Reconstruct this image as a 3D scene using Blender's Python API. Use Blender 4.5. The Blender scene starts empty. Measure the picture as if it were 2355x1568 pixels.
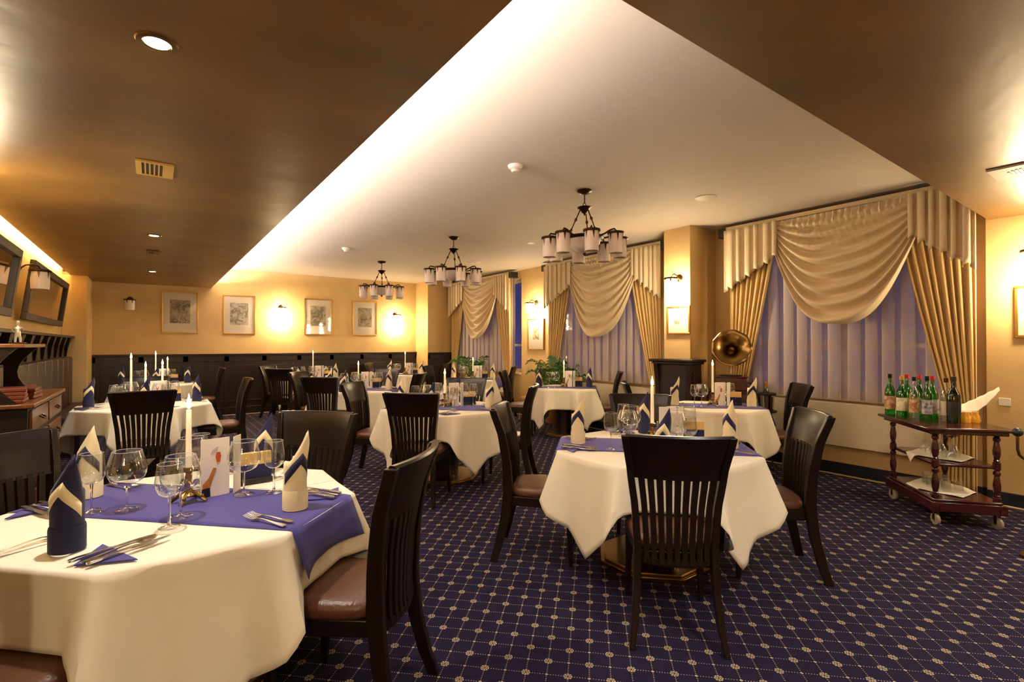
import bpy, math, random
from mathutils import Vector, Matrix
R = math.radians
PI = math.pi
random.seed(7)
COL = bpy.context.scene.collection

# ------------------------------------------------------------------ colours and materials
def lin(c):
    out = []
    for v in c:
        v = v/255.0
        out.append(v/12.92 if v <= .04045 else ((v+.055)/1.055)**2.4)
    return tuple(out)+(1.0,)

M = {}
def mat(name, col, rough=.5, metal=0.0, noise=0.0, nscale=5.0, bump=0.0, bscale=60.0, emit=None, estr=0.0,
        spec=.5, sheen=0.0, stretch=None, col2=None, coat=0.0, trans=0.0):
    m = bpy.data.materials.new(name); m.use_nodes = True
    nt = m.node_tree; b = nt.nodes['Principled BSDF']
    b.inputs['Base Color'].default_value = lin(col)
    b.inputs['Roughness'].default_value = rough
    b.inputs['Metallic'].default_value = metal
    b.inputs['Specular IOR Level'].default_value = spec
    b.inputs['Sheen Weight'].default_value = sheen
    b.inputs['Coat Weight'].default_value = coat
    b.inputs['Transmission Weight'].default_value = trans
    if emit is not None:
        b.inputs['Emission Color'].default_value = lin(emit)
        b.inputs['Emission Strength'].default_value = estr
    tc = None
    if noise > 0 or bump > 0:
        tc = nt.nodes.new('ShaderNodeTexCoord')
        mp = nt.nodes.new('ShaderNodeMapping')
        nt.links.new(tc.outputs['Object'], mp.inputs['Vector'])
        if stretch: mp.inputs['Scale'].default_value = stretch
    if noise > 0:
        n = nt.nodes.new('ShaderNodeTexNoise'); n.inputs['Scale'].default_value = nscale
        n.inputs['Detail'].default_value = 6
        nt.links.new(mp.outputs['Vector'], n.inputs['Vector'])
        r = nt.nodes.new('ShaderNodeValToRGB')
        r.color_ramp.elements[0].position = .3; r.color_ramp.elements[1].position = .7
        a = lin(col); d = lin(col2) if col2 else tuple(min(1, v*(1+noise)) for v in a[:3])+(1,)
        lo = tuple(v*(1-noise*.6) for v in a[:3])+(1,) if not col2 else a
        r.color_ramp.elements[0].color = lo; r.color_ramp.elements[1].color = d
        nt.links.new(n.outputs['Fac'], r.inputs['Fac'])
        nt.links.new(r.outputs['Color'], b.inputs['Base Color'])
    if bump > 0:
        n2 = nt.nodes.new('ShaderNodeTexNoise'); n2.inputs['Scale'].default_value = bscale
        n2.inputs['Detail'].default_value = 4
        nt.links.new(mp.outputs['Vector'], n2.inputs['Vector'])
        bp = nt.nodes.new('ShaderNodeBump'); bp.inputs['Strength'].default_value = bump
        bp.inputs['Distance'].default_value = .02
        nt.links.new(n2.outputs['Fac'], bp.inputs['Height'])
        nt.links.new(bp.outputs['Normal'], b.inputs['Normal'])
    M[name] = m
    return m

mat('wall', (200,167,110), .5, noise=.16, nscale=1.3, bump=.12, bscale=6)
mat('low_ceiling', (126,92,46), .40, noise=.35, nscale=1.1, bump=.35, bscale=2.2, stretch=(1,1.6,1), spec=.6)
mat('high_ceiling', (205,192,176), .75)
mat('dark_wood', (38,23,17), .33, noise=.35, nscale=3, stretch=(1,1,8), spec=.5)
mat('chair_wood', (24,13,10), .32, noise=.35, nscale=4, stretch=(14,14,1.2), spec=.38)
mat('panel_wood', (34,20,15), .38, noise=.35, nscale=3, stretch=(1,1,6), spec=.4)
mat('side_wood', (112,68,28), .3, noise=.3, nscale=3, stretch=(8,1,1), spec=.5)
mat('mahogany', (58,17,17), .22, noise=.3, nscale=5, stretch=(1,1,4), coat=.4)
mat('leather', (92,58,42), .36, bump=.15, bscale=90, noise=.1, nscale=4)
mat('cloth', (238,231,212), .82, sheen=.15, noise=.03, nscale=3)
mat('napkin_cream', (232,218,178), .85, sheen=.1)
mat('napkin_navy', (25,23,68), .8, sheen=.1)
mat('runner', (68,62,138), .85, sheen=.1)
mat('gold_curtain', (196,160,96), .5, sheen=.25, noise=.12, nscale=3, stretch=(1,9,.4))
mat('satin', (212,190,152), .38, sheen=.3, noise=.06, nscale=2)
mat('brass', (140,112,66), .28, metal=1)
mat('bronze', (74,50,30), .35, metal=.9)
mat('silver', (205,200,192), .2, metal=1)
mat('gold_frame', (184,140,62), .32, metal=.9)
mat('dark_frame', (50,32,18), .5, noise=.3, nscale=4)
mat('mat_board', (226,214,196), .8)
mat('black', (18,17,17), .45)
mat('bench_leather', (58,34,24), .4, bump=.15, bscale=90)
mat('plastic_white', (222,212,196), .5)
mat('radiator', (222,208,180), .5)
mat('navy_skirt', (18,16,34), .85)
mat('gold_strip', (206,184,120), .45)
mat('wax', (246,238,220), .45, emit=(255,214,150), estr=.14)  # faint emission stands in for flame light glowing in the wax
mat('flame', (255,220,150), .5, emit=(255,196,112), estr=45)
mat('shade_off', (222,208,200), .45, noise=.08, nscale=9, trans=.0)
mat('shade_lit', (255,240,210), .5, emit=(255,226,170), estr=26)
mat('shade_lit_near', (255,240,210), .5, emit=(255,226,170), estr=14)
mat('cove_cool', (255,255,255), .5, emit=(255,246,240), estr=120)
mat('cove_warm', (255,255,255), .5, emit=(255,222,150), estr=34)
mat('spot_glow', (255,240,220), .5, emit=(255,236,208), estr=45)
mat('mirror', (225,215,195), .04, metal=1)
mat('leaf', (62,106,38), .5, noise=.3, nscale=6)
mat('stem', (104,120,52), .6)
mat('pot', (150,104,64), .6, noise=.15, nscale=6)
mat('rattan', (176,128,70), .55, bump=.4, bscale=60)
mat('paper', (240,232,222), .7)
mat('card_yellow', (226,188,108), .6)
mat('print_gold', (186,116,44), .5, noise=.3, nscale=30)
mat('print_red', (206,88,42), .5)
mat('print_pale', (208,186,196), .6)
mat('menu_red', (120,52,30), .5, noise=.2, nscale=6)
mat('rubber', (30,30,36), .4)
mat('caster', (150,138,120), .5)
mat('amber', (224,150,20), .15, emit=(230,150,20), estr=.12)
mat('figure', (190,178,160), .3, metal=.5)

def fabric_sheer():
    m = bpy.data.materials.new('sheer'); m.use_nodes = True; nt = m.node_tree; nt.nodes.clear()
    o = nt.nodes.new('ShaderNodeOutputMaterial'); mx = nt.nodes.new('ShaderNodeMixShader')
    t = nt.nodes.new('ShaderNodeBsdfTransparent'); d = nt.nodes.new('ShaderNodeBsdfDiffuse'); tr = nt.nodes.new('ShaderNodeBsdfTranslucent')
    m2 = nt.nodes.new('ShaderNodeMixShader'); m2.inputs[0].default_value = .35
    d.inputs[0].default_value = lin((228,214,206)); tr.inputs[0].default_value = lin((228,214,206))
    nt.links.new(d.outputs[0], m2.inputs[1]); nt.links.new(tr.outputs[0], m2.inputs[2])
    mx.inputs[0].default_value = .68
    nt.links.new(t.outputs[0], mx.inputs[1]); nt.links.new(m2.outputs[0], mx.inputs[2])
    nt.links.new(mx.outputs[0], o.inputs[0]); M['sheer'] = m
fabric_sheer()

def thin_glass(name, tint, base=.06, rough=.03, power=3.5):
    """thin-walled glass: mostly transparent with fresnel reflections"""
    m = bpy.data.materials.new(name); m.use_nodes = True; nt = m.node_tree; nt.nodes.clear()
    o = nt.nodes.new('ShaderNodeOutputMaterial'); mx = nt.nodes.new('ShaderNodeMixShader')
    t = nt.nodes.new('ShaderNodeBsdfTransparent'); g = nt.nodes.new('ShaderNodeBsdfGlossy')
    t.inputs[0].default_value = lin(tint); g.inputs[0].default_value = (1,1,1,1); g.inputs['Roughness'].default_value = rough
    fr = nt.nodes.new('ShaderNodeLayerWeight'); fr.inputs[0].default_value = .5     # Schlick from the facing term, same on both sides
    pw = nt.nodes.new('ShaderNodeMath'); pw.operation = 'POWER'; pw.inputs[1].default_value = power
    nt.links.new(fr.outputs['Facing'], pw.inputs[0])
    ad = nt.nodes.new('ShaderNodeMath'); ad.operation = 'MULTIPLY_ADD'; ad.inputs[1].default_value = .8; ad.inputs[2].default_value = base; ad.use_clamp = True
    nt.links.new(pw.outputs[0], ad.inputs[0]); nt.links.new(ad.outputs[0], mx.inputs[0])
    nt.links.new(t.outputs[0], mx.inputs[1]); nt.links.new(g.outputs[0], mx.inputs[2])
    nt.links.new(mx.outputs[0], o.inputs[0]); M[name] = m
thin_glass('glass', (240,242,242), .10, power=2.2)
mat('glass_stem', (245,248,248), .02, trans=1.0)
M['glass_stem'].node_tree.nodes['Principled BSDF'].inputs['IOR'].default_value = 1.45
mat('glass_rim_glint', (250,250,250), .15, trans=.5)  # white rim puts the bright edge highlight into the colour
thin_glass('pane', (235,235,240), .05, power=5)
thin_glass('picture_glass', (250,250,250), .035, power=5)
thin_glass('green_glass', (110,205,105), .06)
thin_glass('dark_green_glass', (90,120,50), .05)

def sketch_mat(name, seed, tone):
    """loose grey pencil drawing on toned paper"""
    m = bpy.data.materials.new(name); m.use_nodes = True; nt = m.node_tree; b = nt.nodes['Principled BSDF']
    b.inputs['Roughness'].default_value = .7
    tc = nt.nodes.new('ShaderNodeTexCoord'); mp = nt.nodes.new('ShaderNodeMapping'); mp.inputs['Location'].default_value = (seed, seed*2, seed*.7)
    n = nt.nodes.new('ShaderNodeTexNoise'); n.inputs['Scale'].default_value = 9; n.inputs['Detail'].default_value = 5; n.inputs['Distortion'].default_value = 1.4
    r = nt.nodes.new('ShaderNodeValToRGB')
    r.color_ramp.elements[0].position = .38; r.color_ramp.elements[0].color = lin(tuple(v*.62 for v in tone))
    r.color_ramp.elements[1].position = .56; r.color_ramp.elements[1].color = lin(tone)
    nt.links.new(tc.outputs['Object'], mp.inputs[0]); nt.links.new(mp.outputs[0], n.inputs['Vector'])
    nt.links.new(n.outputs['Fac'], r.inputs[0]); nt.links.new(r.outputs[0], b.inputs['Base Color'])
    M[name] = m
for i, t in enumerate([(182,168,146),(196,186,168),(190,180,150),(180,164,138),(210,180,150),(226,212,190),(214,204,186)]):
    sketch_mat('sketch%d' % i, i*3.1, t)

def carpet_mat():
    m = bpy.data.materials.new('carpet'); m.use_nodes = True; nt = m.node_tree; N = nt.nodes; L = nt.links
    b = N['Principled BSDF']; b.inputs['Roughness'].default_value = .95; b.inputs['Specular IOR Level'].default_value = .15
    tc = N.new('ShaderNodeTexCoord'); sp = N.new('ShaderNodeSeparateXYZ'); L.new(tc.outputs['Object'], sp.inputs[0])
    def mth(op, a, c=None, d=None):
        n = N.new('ShaderNodeMath'); n.operation = op
        for i, v in enumerate((a, c, d)):
            if v is None: continue
            if isinstance(v, (int, float)): n.inputs[i].default_value = v
            else: L.new(v, n.inputs[i])
        return n.outputs[0]
    p = .131
    X = mth('ADD', sp.outputs['X'], -.035); Y = mth('ADD', sp.outputs['Y'], .083)
    u = mth('DIVIDE', mth('ADD', X, Y), p); v = mth('DIVIDE', mth('SUBTRACT', X, Y), p)
    ru = mth('ROUND', u); rv = mth('ROUND', v)
    a = mth('SUBTRACT', u, ru); c = mth('SUBTRACT', v, rv)
    aa = mth('ABSOLUTE', a); ac = mth('ABSOLUTE', c)
    par = mth('MODULO', mth('ABSOLUTE', mth('ADD', ru, rv)), 2.0)        # 0 = flower, 1 = node
    isf = mth('LESS_THAN', par, .5)
    def dots(t, s, k):       # dots along t on the line s=0
        ft = mth('ABSOLUTE', mth('SUBTRACT', mth('FRACT', mth('MULTIPLY', t, k)), .5))
        near = mth('LESS_THAN', mth('SQRT', mth('ADD', mth('POWER', mth('DIVIDE', ft, k), 2.0), mth('POWER', s, 2.0))), .026)
        return near
    d1 = dots(u, ac, 8.0); d2 = dots(v, aa, 8.0)
    line = mth('MAXIMUM', d1, d2)
    r = mth('SQRT', mth('ADD', mth('POWER', a, 2.0), mth('POWER', c, 2.0)))
    th = mth('ARCTAN2', a, c)
    pet = mth('ABSOLUTE', mth('COSINE', mth('MULTIPLY', th, 4.0)))
    ring = mth('MULTIPLY', mth('LESS_THAN', mth('ABSOLUTE', mth('SUBTRACT', r, .165)), .045), mth('GREATER_THAN', pet, .45))
    ring2 = mth('LESS_THAN', mth('ABSOLUTE', mth('SUBTRACT', r, .075)), .022)
    fl = mth('MULTIPLY', isf, mth('MAXIMUM', ring, ring2))
    node = mth('MULTIPLY', mth('SUBTRACT', 1.0, isf), mth('LESS_THAN', mth('ADD', aa, ac), .085))
    ln = mth('MULTIPLY', line, mth('SUBTRACT', 1.0, mth('MULTIPLY', isf, mth('LESS_THAN', r, .21))))
    fac = mth('MAXIMUM', mth('MAXIMUM', fl, node), ln)
    nz = N.new('ShaderNodeTexNoise'); nz.inputs['Scale'].default_value = 260; L.new(tc.outputs['Object'], nz.inputs['Vector'])
    fz = mth('MULTIPLY', fac, mth('MULTIPLY_ADD', nz.outputs['Fac'], .5, .6))
    mx = N.new('ShaderNodeMixRGB'); L.new(fz, mx.inputs[0])
    mx.inputs[1].default_value = lin((28,22,48)); mx.inputs[2].default_value = lin((182,164,128))
    L.new(mx.outputs[0], b.inputs['Base Color'])
    bp = N.new('ShaderNodeBump'); bp.inputs['Strength'].default_value = .3; bp.inputs['Distance'].default_value = .003
    L.new(nz.outputs['Fac'], bp.inputs['Height']); L.new(bp.outputs[0], b.inputs['Normal'])
    M['carpet'] = m
carpet_mat()

# ------------------------------------------------------------------ mesh helpers
class G:
    """collects geometry and links it as one mesh object"""
    def __init__(s): s.v = []; s.f = []
    def add(s, vs, fs):
        o = len(s.v); s.v += [tuple(q) for q in vs]; s.f += [tuple(i+o for i in f) for f in fs]; return s
    def box(s, c, d, rz=0, rx=0, ry=0):
        hx, hy, hz = d[0]/2, d[1]/2, d[2]/2
        m = Matrix.Translation(c) @ Matrix.Rotation(rz, 4, 'Z') @ Matrix.Rotation(ry, 4, 'Y') @ Matrix.Rotation(rx, 4, 'X')
        vs = [m @ Vector((x, y, z)) for x in (-hx, hx) for y in (-hy, hy) for z in (-hz, hz)]
        return s.add(vs, [(0,1,3,2),(4,6,7,5),(0,4,5,1),(2,3,7,6),(0,2,6,4),(1,5,7,3)])
    def bb(s, x0, x1, y0, y1, z0, z1):
        return s.box(((x0+x1)/2, (y0+y1)/2, (z0+z1)/2), (abs(x1-x0), abs(y1-y0), abs(z1-z0)))
    def loft(s, secs, closed=True, cap=True):
        n = len(secs[0]); vs = [p for q in secs for p in q]; fs = []
        for i in range(len(secs)-1):
            for j in range(n if closed else n-1):
                k = (j+1) % n
                fs.append((i*n+j, i*n+k, (i+1)*n+k, (i+1)*n+j))
        if cap and closed:
            fs.append(tuple(range(n-1, -1, -1))); fs.append(tuple((len(secs)-1)*n+j for j in range(n)))
        return s.add(vs, fs)
    def lathe(s, prof, n=20, c=(0,0,0), cap=True):
        secs = [[(c[0]+r*math.cos(2*PI*k/n), c[1]+r*math.sin(2*PI*k/n), c[2]+z) for k in range(n)] for r, z in prof]
        return s.loft(secs, True, cap)
    def tube(s, pts, r, n=8, cap=True):
        pts = [Vector(p) for p in pts]; secs = []; up = None
        for i, p in enumerate(pts):
            a = pts[max(0, i-1)]; b = pts[min(len(pts)-1, i+1)]; t = (b-a).normalized()
            if up is None:
                up = Vector((0,0,1)) if abs(t.z) < .9 else Vector((1,0,0))
            x = t.cross(up).normalized(); up = x.cross(t).normalized()
            rr = r[i] if isinstance(r, (list, tuple)) else r
            secs.append([p + x*rr*math.cos(2*PI*k/n) + up*rr*math.sin(2*PI*k/n) for k in range(n)])
        return s.loft(secs, True, cap)
    def grid(s, rows):
        n = len(rows[0]); vs = [p for q in rows for p in q]
        return s.add(vs, [(i*n+j, i*n+j+1, (i+1)*n+j+1, (i+1)*n+j) for i in range(len(rows)-1) for j in range(n-1)])
    def prism(s, poly, z0, z1):
        n = len(poly)
        return s.loft([[(x, y, z0) for x, y in poly], [(x, y, z1) for x, y in poly]])
    def sphere(s, c, r, n=12, sc=(1,1,1)):
        pr = [(max(1e-4, r*math.sin(PI*k/8)), -r*math.cos(PI*k/8)) for k in range(9)]
        secs = [[(c[0]+a*sc[0]*math.cos(2*PI*k/n), c[1]+a*sc[1]*math.sin(2*PI*k/n), c[2]+z*sc[2]) for k in range(n)] for a, z in pr]
        return s.loft(secs)
    def build(s, name, m, parent=None, bevel=0, solid=0, angle=40, sub=0, flat=False):
        me = bpy.data.meshes.new(name); me.from_pydata(s.v, [], s.f); me.update()
        import bmesh
        bm = bmesh.new(); bm.from_mesh(me); bmesh.ops.recalc_face_normals(bm, faces=bm.faces); bm.to_mesh(me); bm.free()
        if not flat:
            for p in me.polygons: p.use_smooth = True
            me.set_sharp_from_angle(angle=R(angle))
        me.materials.append(M[m] if isinstance(m, str) else m)
        o = bpy.data.objects.new(name, me); COL.objects.link(o)
        if parent is not None: o.parent = parent
        if bevel:
            b = o.modifiers.new('bevel', 'BEVEL'); b.width = bevel; b.segments = 2; b.limit_method = 'ANGLE'; b.angle_limit = R(35)
        if solid:
            d = o.modifiers.new('solid', 'SOLIDIFY'); d.thickness = solid; d.offset = 0
        if sub:
            u = o.modifiers.new('sub', 'SUBSURF'); u.levels = sub; u.render_levels = sub
        return o

def thing(name, label, cat, loc=(0,0,0), rz=0, group=None):
    o = bpy.data.objects.new(name, None); COL.objects.link(o); o.location = loc; o.rotation_euler = (0,0,rz)
    o.empty_display_size = .1
    return tag(o, label, cat, group)
def tag(o, label, cat, group=None):
    o['label'] = label; o['category'] = cat
    if group: o['group'] = group
    return o
def struct(o):
    o['kind'] = 'structure'; return o
def dup(root, loc=None, rz=None, label=None, group=None):
    def cp(o, par):
        c = o.copy(); COL.objects.link(c); c.parent = par
        for ch in o.children: cp(ch, c)
        return c
    r = cp(root, None)
    if loc is not None: r.location = loc
    if rz is not None: r.rotation_euler = (0,0,rz)
    if label: r['label'] = label
    if group: r['group'] = group
    return r

# ------------------------------------------------------------------ camera: pinhole, eye 1.45 m, looking 36 degrees right of +Y
H = 1.45; YAW = 35.95
FPX = 1141.0
cam_d = bpy.data.cameras.new('camera'); cam = bpy.data.objects.new('camera', cam_d); COL.objects.link(cam)
cam_d.sensor_width = 36; cam_d.lens = 36*FPX/2355; cam_d.clip_start = .05
cam.location = (0,0,H); cam.rotation_euler = (R(90)+math.atan(8/FPX), 0, -R(YAW))
bpy.context.scene.camera = cam

# ------------------------------------------------------------------ room shell
XL, XR, YB, YF = -1.20, 6.31, 11.8, -2.6
XN = 6.25                      # right wall near the camera
ZL, ZH = 2.6, 3.02             # low / high ceiling
XA, YBK = .97, 1.12            # edges of the lowered ceiling
struct(G().bb(XL-.2, XR+.3, YF-.2, YB+.2, -.1, 0).build('floor', 'carpet', flat=True))
struct(G().bb(XL-.2, XR+.3, YB, YB+.15, 0, 3.3).build('wall_back', 'wall', flat=True))
struct(G().bb(XL-.2, XR+.3, YF-.15, YF, 0, 3.3).build('wall_front', 'wall', flat=True))
struct(G().bb(XL-.2, XL, YF, YB, 0, 3.3).build('wall_left', 'wall', flat=True))
# pier at the back left, where the cove ends
struct(G().bb(XL, -.887, 10.92, YB, 0, ZL).build('wall_pier_left', 'wall', flat=True))
struct(G().bb(5.5, XR, 11.12, YB, 0, ZH).build('wall_pier_corner', 'wall', flat=True))
struct(G().bb(5.72, XR, 3.90, 4.31, 0, ZH).build('wall_pier_right', 'wall', flat=True))
# right wall with three window openings
WIN = [(1.30, 3.48, .86, 2.72), (4.66, 7.30, .86, 2.85), (8.36, 10.95, .86, 2.85)]
g = G(); g.bb(XR, XR+.3, YBK+.02, 1.30, 0, 3.3); g.bb(XR, XR+.3, 3.48, 4.66, 0, 3.3); g.bb(XR, XR+.3, 7.30, 8.36, 0, 3.3); g.bb(XR, XR+.3, 10.95, YB, 0, 3.3)
for a, b, c, d in WIN: g.bb(XR, XR+.3, a, b, 0, c); g.bb(XR, XR+.3, a, b, d, 3.3)
struct(g.build('wall_right', 'wall', flat=True))
struct(G().bb(XN, XR+.3, YF, YBK+.02, 0, 3.3).build('wall_right_near', 'wall', flat=True))
for i, (a, b, c, d) in enumerate(WIN):
    g = G(); x0, x1 = XR+.12, XR+.18
    g.bb(x0, x1, a, b, c, c+.07); g.bb(x0, x1, a, b, d-.07, d); g.bb(x0, x1, a, a+.07, c, d); g.bb(x0, x1, b-.07, b, c, d)
    mid = (a+b)/2; g.bb(x0, x1, mid-.05, mid+.05, c, d); g.bb(x0, x1, a, b, c+.55, c+.60)
    w = struct(g.build('window_%d' % (i+1), 'plastic_white', flat=True))
    G().bb(XR+.145, XR+.15, a+.05, b-.05, c+.05, d-.05).build('window_pane', 'pane', w, flat=True)
    G().bb(XR-.04, XR+.13, a, b, c-.04, c).build('window_sill', 'plastic_white', w, flat=True)
# ceilings
g = G(); g.bb(-1.10, XA, YF, YB, ZL, ZL+.05); g.bb(XA, XR+.3, YF, YBK, ZL, ZL+.05)
g.bb(XL, -1.10, 10.92, YB, ZL, ZL+.05); g.bb(XL, -1.10, YF, 2.0, ZL, ZL+.05)
g.bb(XA-.03, XA, YBK, YB, ZL+.05, ZL+.10)
struct(g.build('ceiling_low', 'low_ceiling', flat=True))
struct(G().bb(-.3, XR+.3, YBK-.05, YB, ZH, ZH+.1).build('ceiling_high', 'high_ceiling', flat=True))
struct(G().bb(XA, XR+.3, YBK-.05, YBK, ZL+.05, ZH).build('trim_1', 'wall', flat=True))
struct(G().bb(-.3, -.25, YBK-.05, YB, ZL+.05, ZH).build('trim_2', 'high_ceiling', flat=True))
struct(G().bb(XL, -1.0, 2.0, 10.92, 2.85, 2.9).build('trim_3', 'high_ceiling', flat=True))
struct(G().bb(-1.05, -1.0, 2.0, 10.92, 2.65, 2.85).build('trim_4', 'high_ceiling', flat=True))
# concealed cove lamps
def cove(name, label, x0, x1, y0, y1, z0, z1, m):
    tag(G().bb(x0, x1, y0, y1, z0, z1).build(name, m, flat=True), label, 'light')
cove('cove_light', 'long concealed lamp washing the white ceiling beside the lowered ceiling edge', .72, .78, YBK+.1, YB-.1, ZL+.055, ZL+.085, 'cove_cool')
cove('cove_light', 'concealed warm lamp strip above the tilted mirrors', -1.11, -1.08, 2.1, 10.8, 2.68, 2.72, 'cove_warm')
# skirting and the gold carpet edge
g = G(); g.bb(XR-.03, XR, YBK+.02, 11.12, 0, .115); g.bb(XN-.03, XN, YF, YBK+.02, 0, .115)
struct(g.build('baseboard_right', 'navy_skirt', flat=True))
struct(G().bb(6.175, 6.205, YF, 11.0, 0, .008).build('trim_5', 'gold_strip', flat=True))
struct(G().bb(-.8, 5.5, 11.66, 11.69, 0, .008).build('trim_6', 'gold_strip', flat=True))

# ------------------------------------------------------------------ wainscots
def panel_run(o_, d_, n_, length, z0, z1, count, base=.0):
    """panelled boarding: origin, direction along wall, outward normal"""
    g = G(); o_ = Vector(o_); d_ = Vector(d_); n_ = Vector(n_)
    rz = math.atan2(d_.y, d_.x)
    def b(s0, s1, t0, t1, za, zb):
        c = o_ + d_*((s0+s1)/2) + n_*((t0+t1)/2); c.z = (za+zb)/2
        g.box(c, (abs(s1-s0), abs(t1-t0), zb-za), rz)
    b(0, length, 0, .02, z0, z1-.03)
    b(0, length, 0, .06, z1-.03, z1); b(0, length, 0, .045, z1-.05, z1-.03)
    b(0, length, 0, .04, z0, z0+.15); b(0, length, 0, .032, z0+.26, z0+.29)
    w = length/count
    for i in range(count+1):
        c = i*w; b(max(0, c-.045), min(length, c+.045), 0, .035, z0+.15, z1-.05)
    b(0, length, 0, .035, z1-.16, z1-.05)
    for i in range(count):
        b(i*w+.11, (i+1)*w-.11, .02, .032, z0+.38, z1-.24)
    return g
w1 = panel_run((-.88, YB, 0), (1,0,0), (0,-1,0), 6.38, 0, 1.26, 9)
tag(w1.build('wall_panelling', 'panel_wood', bevel=.004), 'dark wood wall panelling along the back wall under the prints', 'panelling')
w2 = panel_run((5.5, 11.12, 0), (1,0,0), (0,-1,0), .78, 0, 1.255, 1)
tag(w2.build('wall_panelling', 'panel_wood', bevel=.004), 'short dark panelling on the corner pier left of the far window', 'panelling')
# left wall: tall panelling with an arcade under its ledge and a padded bench back
t = thing('banquette', 'long dark wooden wall bench with arched gallery and padded back along the left wall', 'bench', (0,0,0))
G().bb(XL+.01, -1.14, 2.6, 10.90, 0, 1.55).build('back_board', 'panel_wood', t)
G().bb(XL+.01, -1.04, 2.6, 10.91, 1.555, 1.59).build('ledge', 'panel_wood', t, bevel=.006)
y = 2.9
while y < 10.9:
    g = G(); g.loft([[(-1.14, y+s, 1.26), (-1.12, y+s, 1.26), (-1.10, y+s*1.2, 1.40), (-1.06, y+s*3.2, 1.553), (-1.14, y+s*3.2, 1.553), (-1.14, y+s*1.2, 1.40)] for s in (-.03, .03)])
    y += .52; g.build('bracket', 'panel_wood', t)
g = G(); y = 2.6
while y < 10.8:
    g.box((-1.10, y+.26, .86), (.07, .495, .78)); y += .52
g.build('padded_back', 'bench_leather', t, bevel=.02)
G().box((-.90,9.6,.21), (.30, 2.3, .42)).build('seat_base', 'panel_wood', t)
G().box((-.89,9.6,.465), (.34, 2.34, .09)).build('seat', 'bench_leather', t, bevel=.02)

# ------------------------------------------------------------------ mirrors, prints, sconces
def mirror(y0, y1, label):
    t = thing('wall_mirror', label, 'mirror', (-1.135, (y0+y1)/2, 1.72), 0, None)
    t.rotation_euler = (0, R(7), 0)
    L = y1-y0; hh = .66
    f = G()
    f.bb(-.02, .03, -L/2, L/2, 0, .08); f.bb(-.02, .03, -L/2, L/2, hh-.08, hh)
    f.bb(-.02, .03, -L/2, -L/2+.09, .08, hh-.08); f.bb(-.02, .03, L/2-.09, L/2, .08, hh-.08)
    f.build('frame', 'dark_frame', t, bevel=.006)
    G().bb(-.015, .0, -L/2+.08, L/2-.08, .07, hh-.07).build('mirror_glass', 'mirror', t, flat=True)
mirror(7.42, 10.1, 'dark framed long mirror tilted off the left wall, the farther of two')
mirror(4.1, 6.76, 'dark framed long mirror tilted off the left wall, cut by picture edge')

def picture(c, rz, w, h, label, sk, frame='gold_frame', inner=(.56,.56)):
    t = thing('framed_print', label, 'picture', c, rz)      # local: faces -Y
    f = G(); b = .022
    f.bb(-w/2, w/2, -.025, 0, h/2-b, h/2); f.bb(-w/2, w/2, -.025, 0, -h/2, -h/2+b)
    f.bb(-w/2, -w/2+b, -.025, 0, -h/2+b, h/2-b); f.bb(w/2-b, w/2, -.025, 0, -h/2+b, h/2-b)
    f.build('frame', frame, t, bevel=.003)
    G().bb(-w/2+b, w/2-b, -.010, -.002, -h/2+b, h/2-b).build('mount', 'mat_board', t, flat=True)
    iw, ih = w*inner[0]/2, h*inner[1]/2
    G().bb(-iw, iw, -.012, -.010, -ih+.02, ih+.02).build('drawing', sk, t, flat=True)
    G().bb(-w/2+b, w/2-b, -.018, -.0165, -h/2+b, h/2-b).build('glazing', 'picture_glass', t, flat=True)
picture((.445, YB-.003, 2.08), 0, .60, .82, 'gold framed grey sketch on the back wall, leftmost, beside the unlit sconce', 'sketch0')
picture((1.477, YB-.003, 2.07), 0, .60, .82, 'gold framed pale sketch left of the first lit back wall sconce', 'sketch1')
picture((3.07, YB-.003, 2.08), 0, .60, .82, 'gold framed sketch right of the first lit back wall sconce', 'sketch2')
picture((4.16, YB-.003, 2.08), 0, .60, .82, 'gold framed darker sketch below the farthest chandelier', 'sketch3')
picture((XR-.003, 7.86, 1.655), R(-90), .52, .63, 'small framed print below the sconce between two windows', 'sketch4', inner=(.4,.4))
picture((5.717, 4.07, 1.775), R(-90), .36, .38, 'small bright framed print below the sconce on the pier', 'sketch5', inner=(.4,.4))
picture((XN-.003, .70, 1.74), R(-90), .50, .46, 'gold framed print at the right picture edge', 'sketch6')

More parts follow.
